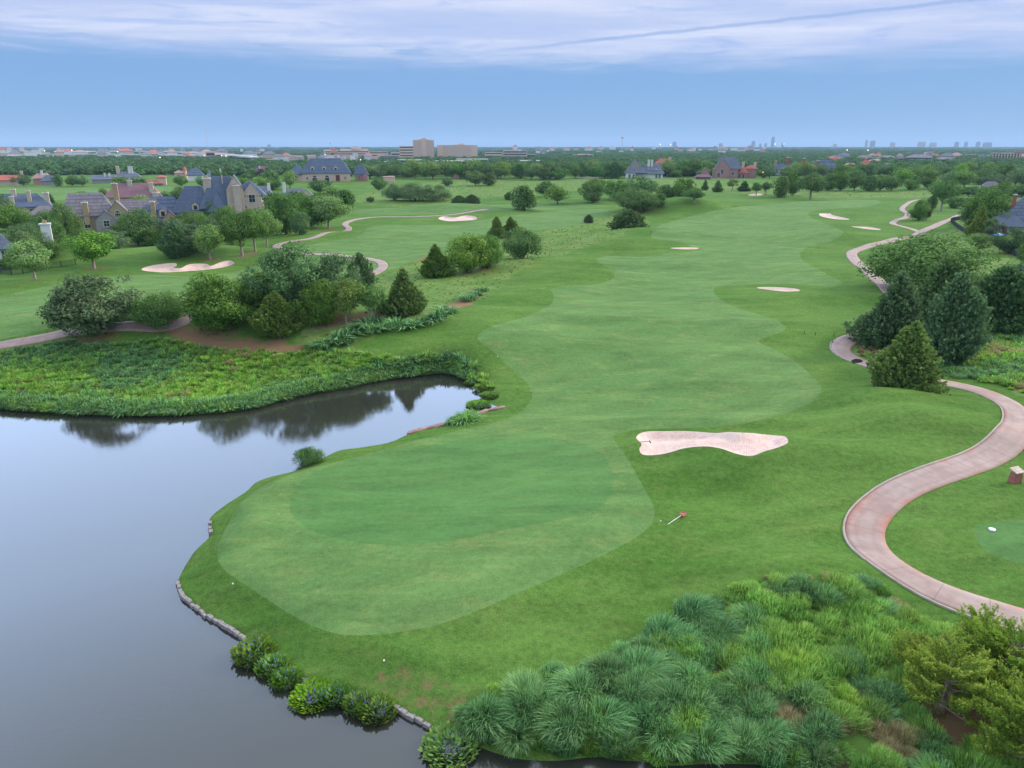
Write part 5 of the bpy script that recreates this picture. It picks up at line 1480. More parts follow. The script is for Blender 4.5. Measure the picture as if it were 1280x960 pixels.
def emis(name, col, s):
    m, q, out = mat_new(name); e = q.n('ShaderNodeEmission'); e.inputs[0].default_value = (*col, 1); e.inputs[1].default_value = s; q.l(e.outputs[0], out.inputs[0]); return m
M['lit'] = emis('lit_window', (1.0, 0.66, 0.22), 1.6)
M['lamp'] = emis('lamp_glow', (1.0, 0.85, 0.55), 3.0)
M['lamp_orange'] = emis('orange_lamp_glow', (1.0, 0.40, 0.08), 3.0)

def house(x0, y0, spec, label, wall='cream', roof='blue', chim='cream', cat='house', name='house', group=None, rz=0.0):
    """spec entries are in photo pixels about the base point, turned into metres at that distance"""
    p = at(x0, y0); s = pxm(p)
    e = empty(name, (p[0], p[1], p[2] - 0.2), rz - math.atan2(p[0], p[1]) * 0.8)
    tag(e, label, cat, group)
    walls, roofs = MB(), MB()
    for sp in spec:
        k, a = sp[0], [v * s if isinstance(v, (int, float)) else v for v in sp[1:]]
        if k == 'wall':
            walls.box(a[0], a[1], a[2], a[3], -1.0, a[4])
        elif k == 'hip':      # x0 x1 y0 y1 z0 z1 [ridge axis]
            ridge = sp[7] if len(sp) > 7 else 1.0; axis = sp[8] if len(sp) > 8 else 'x'
            flat = (sp[9] if len(sp) > 9 else 0) * s
            roofs.hip(a[0], a[1], a[2], a[3], a[4], a[5], ridge, 0.3, axis, flat)
        elif k == 'gable':    # x0 x1 y0 y1 z1 z2
            g = MB().gable_wall(a[0], a[1], a[2], a[3], -1.0, a[4], a[5]); g.build('gable', WM[sp[7] if len(sp) > 7 else wall], e)
            roofs.gable_roof(a[0], a[1], a[2], a[3], a[4], a[5], 0.3, 0.35)
        elif k == 'chim':     # x y w z0 z1
            c_ = MB().box(a[0] - a[2] / 2, a[0] + a[2] / 2, a[1], a[1] + a[2] * 0.8, a[3], a[4])
            co = c_.build('chimney', WM[sp[6] if len(sp) > 6 else chim], e)
            o_ = a[2] * 0.09
            MB().box(a[0] - a[2] / 2 - o_, a[0] + a[2] / 2 + o_, a[1] - o_, a[1] + a[2] * 0.8 + o_, a[4], a[4] + a[2] * 0.16).build('cap', WM['cap'], co)
            MB().box(a[0] - a[2] / 5, a[0] + a[2] / 5, a[1] + a[2] * 0.2, a[1] + a[2] * 0.6, a[4] + a[2] * 0.16, a[4] + a[2] * 0.45).build('flue', WM['tan'], co)
        elif k in ('win', 'arch', 'litwin', 'door'):     # x y zlow w h
            x, y, zl, w_, h_ = a[:5]
            f = MB(); fr = 0.12 + 0.06 * w_
            f.box(x - w_ / 2 - fr, x - w_ / 2, y - 0.12, y + 0.1, zl - fr, zl + h_ + fr).box(x + w_ / 2, x + w_ / 2 + fr, y - 0.12, y + 0.1, zl - fr, zl + h_ + fr)
            f.box(x - w_ / 2, x + w_ / 2, y - 0.14, y + 0.1, zl - fr, zl).box(x - w_ / 2, x + w_ / 2, y - 0.14, y + 0.1, zl + h_, zl + h_ + fr)
            if k == 'arch':
                pts = [(x + (w_ / 2) * math.cos(t_), y - 0.06, zl + h_ + fr * 0.9 + (w_ / 2) * math.sin(t_)) for t_ in np.linspace(0, math.pi, 9)]
                n_ = len(pts); f.tube(pts, [fr * 0.7] * n_, 5)
            wo_ = f.build('door' if k == 'door' else 'window', M['trim'], e)
            g = MB().box(x - w_ / 2, x + w_ / 2, y - 0.05, y + 0.05, zl, zl + h_)
            mt = {'win': 'glass', 'arch': 'glass', 'litwin': 'lit', 'door': 'door'}[k]
            if k == 'arch':
                pa = [(x + (w_ / 2) * math.cos(t_), y - 0.05, zl + h_ + fr + (w_ / 2) * math.sin(t_)) for t_ in np.linspace(0, math.pi, 9)]
                g.poly(pa, [tuple(range(len(pa) - 1, -1, -1))])
            g.build('leaf' if k == 'door' else 'pane', M[mt], wo_)
            if k == 'win':
                MB().box(x - 0.04, x + 0.04, y - 0.09, y - 0.052, zl, zl + h_).box(x - w_ / 2, x + w_ / 2, y - 0.09, y - 0.052, zl + h_ * 0.5, zl + h_ * 0.5 + 0.07).build('glazing_bar', M['trim'], wo_)
        elif k == 'dormer':   # x y z w h
            x, y, z_, w_, h_ = a[:5]
            d_ = MB().gable_wall(x - w_ / 2, x + w_ / 2, y, y + w_ * 1.4, z_, z_ + h_ * 0.65, z_ + h_).build('dormer', WM[wall], e)
            MB().gable_roof(x - w_ / 2, x + w_ / 2, y, y + w_ * 1.5, z_ + h_ * 0.65, z_ + h_, 0.18, 0.15).build('dormer_roof', RM[roof], d_)
            MB().box(x - w_ * 0.25, x + w_ * 0.25, y - 0.06, y + 0.02, z_ + h_ * 0.08, z_ + h_ * 0.6).build('pane', M['glass'], d_)
        elif k == 'tower':    # x y r h roofz
            x, y, r_, h_, rz_ = a[:5]
            t_ = MB().tube([(x, y, -1), (x, y, h_)], [r_, r_], 12).build('tower', WM[sp[6] if len(sp) > 6 else wall], e)
            MB().cone(x, y, h_, rz_, r_ * 1.18, 12).build('tower_roof', RM[sp[7] if len(sp) > 7 else roof], t_)
    if walls.v: walls.build('wall', WM[wall], e)
    if roofs.v: roofs.build('roof', RM[roof], e)
    return e

# brown-roofed manor, left
house(150, 289, [('wall', -58, -6, 0, 34, 21), ('hip', -62, -3, -3, 38, 21, 47, 0.55, 'x'), ('wall', -6, 50, 4, 32, 16), ('hip', -14, 58, 0, 36, 16, 38, 0.8, 'x'),
                 ('gable', -8, 11, -6, 18, 26, 37, 'tan'), ('arch', 1.5, -6.3, 19, 6, 4), ('gable', -24, 0, -10, 10, 15, 27, 'grey'), ('win', -12, -10.3, 8, 6, 7),
                 ('gable', 49, 70, -8, 22, 12, 23, 'tan'), ('arch', 60, -8.3, 1, 9, 6), ('door', 46, 3.7, 2, 6, 10), ('litwin', 40, 3.7, 4, 4, 7), ('win', -45, -0.3, 6, 6, 8), ('win', -34, -0.3, 6, 6, 8), ('win', 22, 3.7, 5, 6, 7), ('win', 32, 3.7, 5, 6, 7),
                 ('chim', 1, 12, 6, 20, 57, 'tan'), ('chim', -33, -3, 6, 10, 36, 'tan')],
      'sprawling manor with brown shingle roof and two tan chimneys', 'tan', 'brown', name='manor_house')
house(58, 280, [('wall', -16, 16, 0, 20, 12), ('hip', -19, 19, -3, 23, 12, 22, 1.0, 'x'), ('win', 0, -0.3, 4, 5, 5), ('win', -9, -0.3, 4, 5, 5)], 'low brown-roofed wing left of the brown manor', 'dark', 'brown', name='house')
# blue-roofed chateau
house(265, 284, [('wall', -34, 40, 2, 34, 20), ('hip', -12, 44, -3, 36, 24, 61, 0.75, 'x', 5), ('hip', -44, 10, 0, 34, 20, 50, 0.9, 'x', 4), ('hip', -2, 22, -8, 20, 20, 44, 1.0, 'y'), ('wall', -78, -30, 4, 28, 14), ('hip', -82, -26, 0, 30, 14, 38, 1.0, 'x'),
                 ('wall', -80, -44, -10, 10, 10), ('hip', -84, -38, -13, 14, 10, 30, 1.0, 'x'), ('gable', 22, 42, -4, 24, 46, 62, 'cream'), ('gable', 40, 62, -2, 26, 40, 54, 'cream'), ('wall', 40, 64, 0, 28, 30),
                 ('hip', 30, 68, -2, 32, 38, 55, 0.9, 'x'), ('win', 51, -2.3, 30, 7, 9), ('win', 32, -4.3, 44, 4, 8), ('litwin', 39, -4.4, 8, 7, 8), ('win', 25, -4.4, 8, 6, 9), ('arch', 14, -0.4, 8, 6, 8), ('win', -12, -0.4, 8, 6, 10),
                 ('chim', 0, 8, 9, 30, 58), ('chim', 34, -9, 8, -1, 50), ('chim', -62, -12, 5, 8, 33, 'tan'), ('dormer', -52, -11, 16, 8, 10), ('dormer', -16, 0, 22, 8, 9), ('chim', 18, 10, 1.5, 50, 62)],
      'largest house, steep blue slate roofs and tall cream chimneys', 'cream', 'blue', name='manor_house')
house(30, 270, [('wall', -34, 28, 0, 22, 12), ('hip', -38, 32, -3, 26, 12, 27, 1.0, 'x'), ('gable', -22, -8, -4, 12, 13, 19), ('win', -15, -4.3, 4, 5, 6), ('win', 10, -0.3, 4, 5, 5), ('chim', -7, 8, 5, 14, 32), ('chim', -9, -2, 4.5, 4, 24), ('chim', 9, 2, 4.5, 8, 30), ('chim', 27, 4, 6, 8, 27)],
      'blue-roofed house with four cream chimneys near the left edge', 'cream', 'blue')
house(4, 330, [('wall', -50, 12, 0, 30, 20), ('hip', -56, 18, -4, 36, 20, 40, 1.0, 'x'), ('win', 4, -0.4, 5, 6, 12), ('win', -10, -0.4, 5, 6, 12), ('chim', 51, 16, 11, 0, 45, 'cap'), ('wall', 12, 56, 14, 30, 12)],
      'slate-roofed house at the left edge with a wide white chimney', 'white', 'slate')
house(170, 258, [('wall', -28, 24, 0, 22, 12), ('hip', -34, 32, -3, 26, 12, 28, 1.0, 'x'), ('chim', -4, 8, 5, 14, 31), ('chim', 20, 2, 5, 8, 28), ('chim', 24, -3, 7, 0, 16, 'cream'), ('win', -10, -0.4, 4, 5, 5), ('win', 4, -0.4, 4, 5, 5)],
      'low wide house with a mauve tiled hip roof', 'cream', 'mauve')
# mansion on the knoll
house(400, 227, [('wall', -21, 37, 0, 22, 10.5), ('hip', -23, 39, -1.5, 24, 10.5, 28, 0.8, 'x', 4), ('wall', -36, -19, 2, 20, 9), ('hip', -38, -15, 0, 22, 9, 21, 1.0, 'x'), ('arch', -6, -0.4, 1, 5, 4), ('arch', 9, -0.4, 1, 5, 4), ('door', 22, -0.4, 0.6, 5, 7.5),
                 ('win', -28, 1.7, 1, 3.5, 6), ('win', -33, 1.7, 1, 3, 6), ('dormer', -8, 1, 13.0, 5, 6), ('dormer', 6, 1, 13.0, 5, 6), ('dormer', 20, 1, 13.0, 5, 6), ('win', -15, -0.4, 3, 1.5, 3), ('win', 31, -0.4, 3, 1.5, 3), ('chim', -3 + 24, 16, 4, 20, 32, 'cream')],
      'peach mansion with steep blue roof and three dormers on the knoll', 'peach', 'blue', name='mansion')
house(452, 226, [('wall', -8, 7, 0, 10, 8), ('hip', -10, 9, -1, 11, 8, 20, 1.0, 'x', 0), ('gable', 2, 8, -3, 6, 7, 10, 'pink'), ('win', -3, -0.4, 2, 2, 4)], 'small blue-roofed pavilion right of the mansion', 'pink', 'blue')
house(330, 250, [('wall', -16, 10, 0, 14, 8), ('hip', -18, 12, -2, 16, 8, 17, 1.0, 'x'), ('chim', 7, 2, 3.5, 4, 20, 'cap'), ('gable', -20, -6, -3, 8, 7, 13, 'white'), ('win', -13, -3.3, 2, 3, 3)], 'small grey-roofed cottage with one thin white chimney', 'white', 'grey')
house(372, 252, [('wall', -18, 12, 0, 14, 7), ('hip', -21, 12, -2, 16, 7, 16, 0.6, 'x'), ('gable', 4, 20, -4, 8, 7, 15, 'cream'), ('win', 12, -4.3, 3, 3, 5), ('chim', -15, 2, 3.5, 4, 23, 'cap')], 'grey-roofed cottage with cream gable and slender white chimney', 'cream', 'grey')
# right edge
house(1285, 292, [('wall', -26, 60, 0, 44, 16), ('hip', -32, 66, -4, 50, 16, 50, 1.0, 'x'), ('wall', -42, -10, -12, 16, 10), ('hip', -50, -2, -16, 22, 10, 26, 1.0, 'x'), ('chim', -20, 14, 4, 30, 46, 'brick'), ('win', -30, -12.4, 3, 6, 5), ('win', -18, -12.4, 3, 6, 5)],
      'low slate-roofed house at the right edge with a small red chimney', 'white', 'slate')
house(1238, 242, [('wall', -11, 10, 0, 12, 7), ('hip', -13, 12, -2, 14, 7, 15, 1.0, 'x'), ('win', 0, -0.3, 2, 3, 3)], 'grey hip roof just showing above the right-hand hedge', 'grey', 'brown')
# middle houses beyond the meadow
house(806, 223, [('wall', -22, -2, 0, 14, 9), ('hip', -24, 0, -2, 16, 9, 20, 0.9, 'x'), ('gable', -18, -8, -2, 8, 17, 24, 'grey'), ('wall', -24, -12, -4, 4, 7), ('hip', -26, 2, -5, 8, 7, 15, 1.0, 'x'), ('wall', -6, 22, 0, 12, 6), ('hip', -8, 24, -2, 14, 6, 17, 0.9, 'x'),
                  ('chim', 4, 4, 3, 8, 22, 'cap'), ('chim', 8, 4, 2.5, 8, 22, 'cap'), ('win', -19, -4.3, 1, 2, 4), ('win', -14, -4.3, 1, 2, 4), ('win', 14, -0.3, 1, 2, 4), ('win', 18, -0.3, 1, 2, 4), ('dormer', 14, 1, 8, 3, 4)], 'blue-grey roofed villa with cream walls beyond the meadow', 'white', 'grey')
house(828, 219, [('wall', -8, 10, 0, 8, 14), ('hip', -10, 12, -1, 10, 14, 20, 1.0, 'x'), ('chim', 8, 2, 3, 10, 21, 'peach')], 'red-tiled house peeking over the blue-grey villa', 'peach', 'red')
house(905, 223, [('gable', -12, 6, -2, 12, 12, 23, 'pink'), ('wall', -14, 16, 0, 12, 12), ('hip', -12, 20, -1, 14, 12, 26, 0.9, 'x'), ('gable', -28, -18, -2, 8, 6, 13, 'pink'), ('win', -3, -2.3, 6, 3, 5), ('win', -7, -2.3, 2, 3, 5), ('win', 10, -0.3, 4, 3, 4)], 'pink brick house with a pale grey peaked roof', 'pink', 'grey')
house(930, 223, [('wall', -12, 4, 0, 8, 7), ('hip', -13, 5, -1, 9, 7, 13, 1.0, 'x'), ('arch', -6, -0.3, 1, 2, 4), ('arch', -1, -0.3, 1, 2, 4), ('wall', 2, 14, 4, 12, 12), ('hip', 0, 16, 3, 14, 12, 16, 1.0, 'x'), ('chim', 12, 6, 3, 10, 19, 'peach'), ('chim', -2, 6, 3, 8, 19, 'peach')], 'red-tiled house with arches right of the pink brick one', 'pink', 'red')
house(880, 224, [('wall', -10, 8, 0, 7, 3), ('hip', -12, 10, -1, 8, 3, 6, 1.0, 'x')], 'very low brown-roofed pavilion left of the pink brick house', 'dark', 'mauve')
# left background row
for (x, y, sp, lab, wl, rf) in [
    (10, 231, [('wall', -20, 18, 0, 12, 6), ('hip', -24, 22, -2, 14, 6, 12, 1.0, 'x'), ('gable', 8, 18, -3, 8, 5, 9, 'peach'), ('chim', 16, 4, 3, 8, 16)], 'red-tiled villa at the left end behind the far lawn', 'peach', 'red'),
    (52, 231, [('wall', -8, 10, 0, 10, 8), ('hip', -10, 14, -1, 12, 8, 14, 1.0, 'x'), ('chim', 2, 3, 2.5, 6, 17, 'cap'), ('chim', 7, -1, 2.5, 2, 14, 'cap')], 'house with red roof and blue lower roof behind the far lawn', 'pink', 'pink'),
    (64, 232, [('wall', -8, 6, 0, 10, 6), ('hip', -11, 8, -1, 12, 6, 13, 1.0, 'x')], 'blue-roofed house beside the pink-roofed one behind the lawn', 'grey', 'blue'),
    (130, 229, [('wall', -13, 14, 0, 10, 5), ('hip', -15, 16, -1, 12, 5, 10, 0.5, 'x'), ('chim', 2, 3, 2, 6, 12, 'cap'), ('chim', 7, 3, 2, 6, 12, 'cap')], 'long low grey-blue roof with two white vents', 'grey', 'grey'),
    (157, 228, [('wall', -10, 16, 0, 10, 7), ('hip', -12, 18, -1, 12, 7, 13, 1.0, 'x'), ('chim', -7, 3, 3.5, 6, 19, 'cream'), ('chim', 6, 3, 3, 6, 19, 'cap'), ('chim', 9, 3, 2, 6, 19, 'cap')], 'blue-grey house with three pale chimneys', 'white', 'grey'),
    (195, 232, [('wall', -14, 2, 0, 10, 3), ('hip', -15, 8, -1, 11, 3, 7, 0.9, 'x'), ('wall', 2, 12, 2, 10, 10), ('hip', 1, 13, 1, 11, 10, 13, 1.0, 'x'), ('arch', 0, -0.3, 0.5, 2, 2)], 'long low red-roofed villa with a peach upper storey', 'peach', 'red'),
    (228, 226, [('tower', 4, 4, 2.4, 12, 18, 'peach', 'red'), ('wall', -8, 2, 0, 8, 10), ('hip', -9, 3, -1, 9, 10, 13, 1.0, 'x')], 'villa with a small round red-capped tower', 'peach', 'pink'),
    (244, 226, [('wall', -8, 9, 0, 9, 7), ('hip', -10, 11, -1, 11, 7, 15, 1.0, 'x')], 'plain blue hip-roofed house right of the round tower', 'white', 'blue'),
    (267, 226, [('wall', -7, 8, 0, 9, 6), ('hip', -9, 10, -1, 11, 6, 12, 1.0, 'x'), ('chim', 9, 3, 2, 4, 14, 'cap')], 'pale green-grey hip-roofed house', 'white', 'grey'),
    (332, 221, [('wall', -12, 10, 0, 9, 5), ('hip', -14, 8, -1, 11, 5, 13, 1.0, 'x'), ('chim', -6, 2, 1.5, 5, 13, 'cap')], 'dark red-roofed house left of the mansion', 'pink', 'mauve'),
    (980, 219, [('wall', -12, 18, 0, 10, 7), ('hip', -14, 20, -1, 12, 7, 14, 0.8, 'x'), ('chim', 3, 3, 3.5, 6, 21, 'brick'), ('chim', -11, 3, 2.5, 6, 17, 'tan')], 'blue-roofed house with the tallest brick chimney', 'white', 'blue'),
    (1005, 219, [('wall', -10, 14, 0, 10, 8), ('hip', -12, 16, -1, 12, 8, 15, 0.8, 'x'), ('chim', -2, 3, 3.5, 6, 20, 'brick'), ('chim', 9, 3, 3, 6, 16, 'brick')], 'blue-roofed house with two brick chimneys', 'grey', 'blue'),
    (1028, 219, [('wall', -12, 14, 0, 10, 9), ('hip', -14, 16, -1, 12, 9, 18, 1.0, 'x'), ('chim', -7, -2, 3.5, 2, 17, 'brick'), ('gable', 0, 8, -2, 6, 5, 9, 'grey')], 'bright blue roof with a front brick chimney', 'grey', 'blue'),
    (1082, 215, [('wall', -10, 8, 0, 10, 6), ('hip', -12, 10, -1, 12, 6, 10, 1.0, 'x'), ('wall', -6, 4, 2, 8, 9), ('hip', -8, 6, 1, 9, 9, 14, 1.0, 'x')], 'two-tier pagoda-like red-roofed house', 'cream', 'red'),
    (1062, 214, [('wall', -8, 8, 0, 9, 5), ('hip', -10, 10, -1, 11, 5, 10, 1.0, 'x')], 'faded pink hip roof left of the two-tier house', 'pink', 'pink'),
    (1108, 213, [('wall', -7, 10, 0, 9, 5), ('hip', -8, 12, -1, 10, 5, 9, 1.0, 'x')], 'pink-walled house right of the two-tier house', 'pink', 'brown'),
    (486, 228, [('wall', -7, 7, 0, 6, 7), ('hip', -7.5, 7.5, -0.5, 7, 7, 7.6, 0.2, 'x')], 'peach flat-roofed cottage among trees below the hotels', 'peach', 'pink'),
    (735, 223.5, [('wall', -12, 13, 0, 3, 2.4), ('wall', -13, -11, -1, 3, 4.6)], 'long low cream garden wall at the tree belt foot', 'cream', 'pink'),
    (570, 223, [('wall', -4, 4, 0, 5, 4), ('gable', -4, 4, -1, 5, 3, 7, 'pink')], 'tiny pink gabled house under the tree belt', 'pink', 'grey')]:
    house(x, y, sp, lab, wl, rf, name='garden_wall' if 'garden wall' in lab else 'house', cat='wall' if 'garden wall' in lab else 'house')

# ------------------------------------------------------------------ town on the skyline
def block(px, py, wpx, hpx, wall, label, name='building', floors=0, bays=0, depth=0.6, roof=None, group=None, extra=None):
    p = at(px, py); s = pxm(p); W_, H_ = wpx * s, hpx * s
    e = empty(name, (p[0], p[1], p[2] - 0.5), -math.atan2(p[0], p[1]))
    tag(e, label, 'building', group)
    D_ = W_ * depth if W_ < 120 else 60
    MB().box(-W_ / 2, W_ / 2, 0, D_, 0, H_).build('wall', WM[wall] if isinstance(wall, str) else wall, e)
    t_ = max(0.5, H_ * 0.03)
    if roof and roof.startswith('hip'):
        MB().hip(-W_ / 2 - 1, W_ / 2 + 1, -1, D_ + 1, H_, H_ * 1.5, 1.0 if D_ < W_ else 0.5, 0.3).build('roof', RM[roof[4:]], e)
    else:
        MB().box(-W_ / 2 - 0.4, W_ / 2 + 0.4, -0.4, D_ + 0.4, H_, H_ + t_).build('parapet', M['trim'], e)
    for f in range(floors):
        z = H_ * (f + 0.45) / floors
        MB().box(-W_ * 0.47, W_ * 0.47, -0.15, 0.3, z, z + H_ / floors * 0.4).build('window_band', M['glass'], e)
    for b in range(bays):
        x = -W_ / 2 + W_ * (b + 0.5) / bays
        MB().box(x - W_ / bays * 0.22, x + W_ / bays * 0.22, -0.25, 0.3, H_ * 0.06, H_ * 0.95).build('window_bay', WM['cream'], e)
    for q_ in (extra or []):    # x0 x1 z0 z1 in px units
        MB().box(q_[0] * s, q_[1] * s, -q_[4] * s if len(q_) > 4 else D_ * 0.3, D_ * 0.8, q_[2] * s, q_[3] * s).build('upper_block', WM[wall], e)
    return e
block(530, 197.5, 26, 21, 'hotel', 'tallest buff hotel tower with stepped top', 'hotel', 0, 12, 0.7, extra=[(-6, 8, 21, 22.5), (-2, 4, 22.5, 24.3), (-3, 3.5, 0, 22.6, 1.2)])
block(509, 196.5, 18, 13, 'hotel', 'lower buff wing joined left of the hotel tower', 'hotel', 4, 0, 0.7)
block(572, 197.5, 50, 15, 'hotel', 'long buff hotel slab right of the tower', 'hotel', 0, 22, 0.4, extra=[(-6, 10, 15, 16.2), (2, 8, 16.2, 17.6), (-25, -18, 0, 15.6, 1.2), (17, 25, 0, 15.6, 1.2)])
block(434, 196.5, 56, 7.5, 'hotel', 'wide buff terraced commercial building left of the hotels', 'building', 3, 0, 0.5, extra=[(-28, -12, 7.5, 9), (6, 18, 7.5, 12), (-8, 26, 7.5, 10)])
block(418, 199, 8, 9, 'hotel', 'small buff tower before the terraced commercial building', 'building', 1, 0, 0.8, roof='hip_red')
block(470, 196, 30, 6, 'hotel', 'low striped buff building left of the pyramid roof', 'building', 2)
block(487, 198, 24, 3, 'pink', 'building with a dark pyramid roof left of the hotels', 'building', 0, 0, 0.9, roof='hip_slate')
block(497, 196, 16, 5, 'hotel', 'low buff block directly right of the dark pyramid roof', 'building', 1)
block(513, 207, 34, 7, 'white', 'white strip of shops with teal signs below the hotels', 'building', 2)
block(480, 206, 30, 4, 'white', 'white low building left of the teal shop strip', 'building', 1)
block(565, 206, 60, 4.5, 'cream', 'long low cream shopping strip right of the shops', 'building', 1)
block(590, 203, 40, 4, 'white', 'pale roofed shopping strip under the hotel slab', 'building', 1)
block(617, 197, 22, 6, 'hotel', 'buff low office right of the long hotel slab', 'building', 2)
block(644, 198, 30, 9, 'cream', 'cream three-storey office right of the hotels', 'building', 3, extra=[(-15, 4, 9, 10.2)])
block(664, 198, 12, 5, 'cream', 'small cream annex right of the cream office', 'building', 1)
block(652, 206, 46, 5, 'pink', 'long pinkish building under the cream office', 'building', 1)
block(728, 197.5, 27, 4.2, 'hotel', 'low orange-buff school on its own amid woods', 'building', 1, extra=[(-6, 10, 4.2, 5)])
block(712, 197, 14, 2.5, 'white', 'low white building left of the orange-buff school', 'building', 1)
block(1256, 203, 31, 11, 'brick', 'red brick multi-storey building with a bright red top floor', 'building', 4, 10, 0.5, extra=[(8, 15.5, 11, 13)])
block(1147, 205, 30, 8, 'cream', 'large cream apartment block on the right', 'building', 3, 0, 0.6, roof='hip_brown')
block(1178, 204, 20, 5, 'white', 'white apartments right of the large cream block', 'building', 2, 0, 0.6, roof='hip_brown')
block(1200, 205, 14, 4, 'pink', 'pink terraced homes right of the white apartments', 'building', 1, roof='hip_mauve')
block(1217, 204, 3, 6, 'cream', 'slim cream bell tower amid trees at right', 'building')
block(1080, 203, 18, 6, 'cream', 'cream villa block right of the blue roofs', 'building', 2, roof='hip_brown')
block(1044, 202, 28, 4, 'white', 'pale row of flats above the bright blue roof', 'building', 2, roof='hip_brown')
block(1108, 202, 22, 5, 'pink', 'pinkish flats left of the large cream block', 'building', 2, roof='hip_brown')
block(1276, 203, 12, 5, 'white', 'pale low block cut by the right edge', 'building', 1)
block(306, 201.5, 28, 7, 'cream', 'cream three-storey block beside the flyover end', 'building', 3)
block(264, 201, 10, 10, 'grey', 'grey gantry-like building where the flyover ends', 'building', 2)
block(283, 201, 16, 4.5, 'cream', 'yellow-lit shopfront left of the cream three-storey block', 'shop', 1)
block(346, 203, 24, 4, 'white', 'white shed with a red stripe left of the mansion', 'building', 1)
block(365, 204, 14, 4, 'pink', 'pinkish shed right of the white shed', 'building', 1)
# scattered small buildings, individually placed, sharing a label
sc_cols = ['white', 'cream', 'white', 'peach', 'white', 'hotel', 'cap']
TB = []
for i in range(190):
    z_ = rnd.random()
    if z_ < 0.42: x, y, lab, gp = rnd.uniform(0, 335), rnd.uniform(190, 200), 'small building from the left in the low town on the left skyline', 'town buildings on the left'
    elif z_ < 0.60: x, y, lab, gp = rnd.uniform(330, 480), rnd.uniform(197, 208), 'small building from the left in the town behind the mansion', 'town buildings behind the mansion'
    elif z_ < 0.82: x, y, lab, gp = rnd.uniform(640, 960), rnd.uniform(187.5, 193), 'tiny building from the left in woods under the middle skyline', 'tiny buildings under the middle skyline'
    else: x, y, lab, gp = rnd.uniform(1030, 1280), rnd.uniform(197, 206), 'small house from the left amid the woods on the right', 'small houses amid the right-hand woods'
    k_ = 1.0 if y > 194 else 0.55
    TB.append((x, y, k_, lab, gp))
TB.sort(key=lambda t: t[0]); cnt = {}
for x, y, k_, lab, gp in TB:
    cnt[gp] = cnt.get(gp, 0) + 1; lab = ordw(cnt[gp]) + ' ' + lab
    block(x, y, rnd.uniform(6, 18) * k_, rnd.uniform(3.2, 6.6) * k_ + (1.0 if y > 194 else 1.6), rnd.choice(sc_cols), lab, 'small_building', 0, 0, 0.7, rnd.choice([None, None, None, None, 'hip_red', 'hip_brown', 'hip_grey', 'hip_pink']), gp)
# far skyline
M['tower'] = simple('tower_glass', (0.30, 0.34, 0.40), 0.5, 0.3)
M['tower_pale'] = simple('tower_pale', (0.5, 0.42, 0.4), 0.7, 0.3)
def skyscraper(px, wpx, top, label, mat='tower', dist_=9000.0, step=None):
    x = (px - 640) / FPX; vh = (183.0 - 480) / FPX
    depth = dist_; Yw = dist_ * CP; X = x * dist_
    p = np.array([X, Yw + 0.0, 0.0]); s = depth_of(p) / FPX
    H_ = CAM_H - 0 + (183.0 - top) * s
    e = empty('skyscraper', (X, Yw, 0), -math.atan2(X, Yw)); tag(e, label, 'skyscraper', 'downtown towers on the horizon')
    W_ = wpx * s
    MB().box(-W_ / 2, W_ / 2, -W_ / 2, W_ / 2, 0, H_ * 0.93).build('shaft', M[mat], e)
    MB().box(-W_ * 0.36, W_ * 0.36, -W_ * 0.36, W_ * 0.36, H_ * 0.93, H_).build('top_block', M[mat], e)
for a in [(932.7, 4.0, 171.5, 'slimmest and tallest blue tower on the middle horizon'), (911, 4.5, 176.5, 'shorter broad tower left of the tallest blue tower'), (919, 3, 179.5, 'low tower between the two middle towers'), (925, 3, 179, 'low tower just left of the tallest one'),
          (874.5, 4.5, 179.2, 'squat blue block on the horizon left of downtown'), (822.5, 4.5, 177.5, 'dark block on the horizon above the blue-grey villa'), (944, 3, 178.8, 'faint low block right of the tallest tower'),
          (1038, 3.2, 175, 'left of the twin blue towers right of centre', 'tower_pale'), (1045, 6, 176, 'broad right one of the twin blue towers'), (1003, 5, 180, 'very low block left of the twin towers', 'tower_pale'),
          (1067.5, 6, 178.2, 'low wide block right of the twin towers', 'tower_pale'), (1100, 9, 177.5, 'wide pinkish block at the right horizon', 'tower_pale'), (1113, 8, 178.3, 'wide pinkish block, the right one of its pair', 'tower_pale'),
          (1139.5, 5, 177.5, 'first of three grey towers at right horizon'), (1150, 4, 177.5, 'middle of the three grey towers at right horizon'), (1163.5, 5, 177.5, 'third of three grey towers, beside the long slab'), (1174, 10, 178.2, 'long low slab right of the three grey towers'),
          (1224, 8, 178.8, 'white domed block on the far right horizon', 'tower_pale'), (1266, 8, 178.6, 'pinkish block near the right end of the horizon', 'tower_pale'), (367, 4, 180.5, 'dark block on the left horizon')]:
    skyscraper(*a[:4], *(a[4:] if len(a) > 4 else ()))
def mast(px, base_y, top_y, label, wpx=1.0, knob=False):
    p = at(px, base_y); s = pxm(p); H_ = height_for(p, top_y)
    e = empty('radio_mast', (p[0], p[1], p[2])); tag(e, label, 'mast')
    r_ = wpx * s * 0.5
    m_ = MB()
    for k_ in range(3):
        a = k_ * 2.094; m_.tube([(r_ * math.cos(a), r_ * math.sin(a), 0), (r_ * 0.4 * math.cos(a), r_ * 0.4 * math.sin(a), H_)], [r_ * 0.25, r_ * 0.14], 4)
    m_.build('lattice', M['trim'], e)
    for j in range(9):
        z = H_ * (j + 0.5) / 9; rr = r_ * (1 - 0.6 * (j + 0.5) / 9)
        MB().box(-rr, rr, -rr, rr, z, z + r_ * 0.3).build('brace', M['trim'], e)
    if knob: MB().tube([(0, 0, H_ * 0.86), (0, 0, H_ * 0.89), (0, 0, H_ * 0.95), (0, 0, H_ * 0.98)], [r_ * 0.8, r_ * 3.0, r_ * 3.0, r_ * 0.8], 12).build('tank', M['trim'], e)
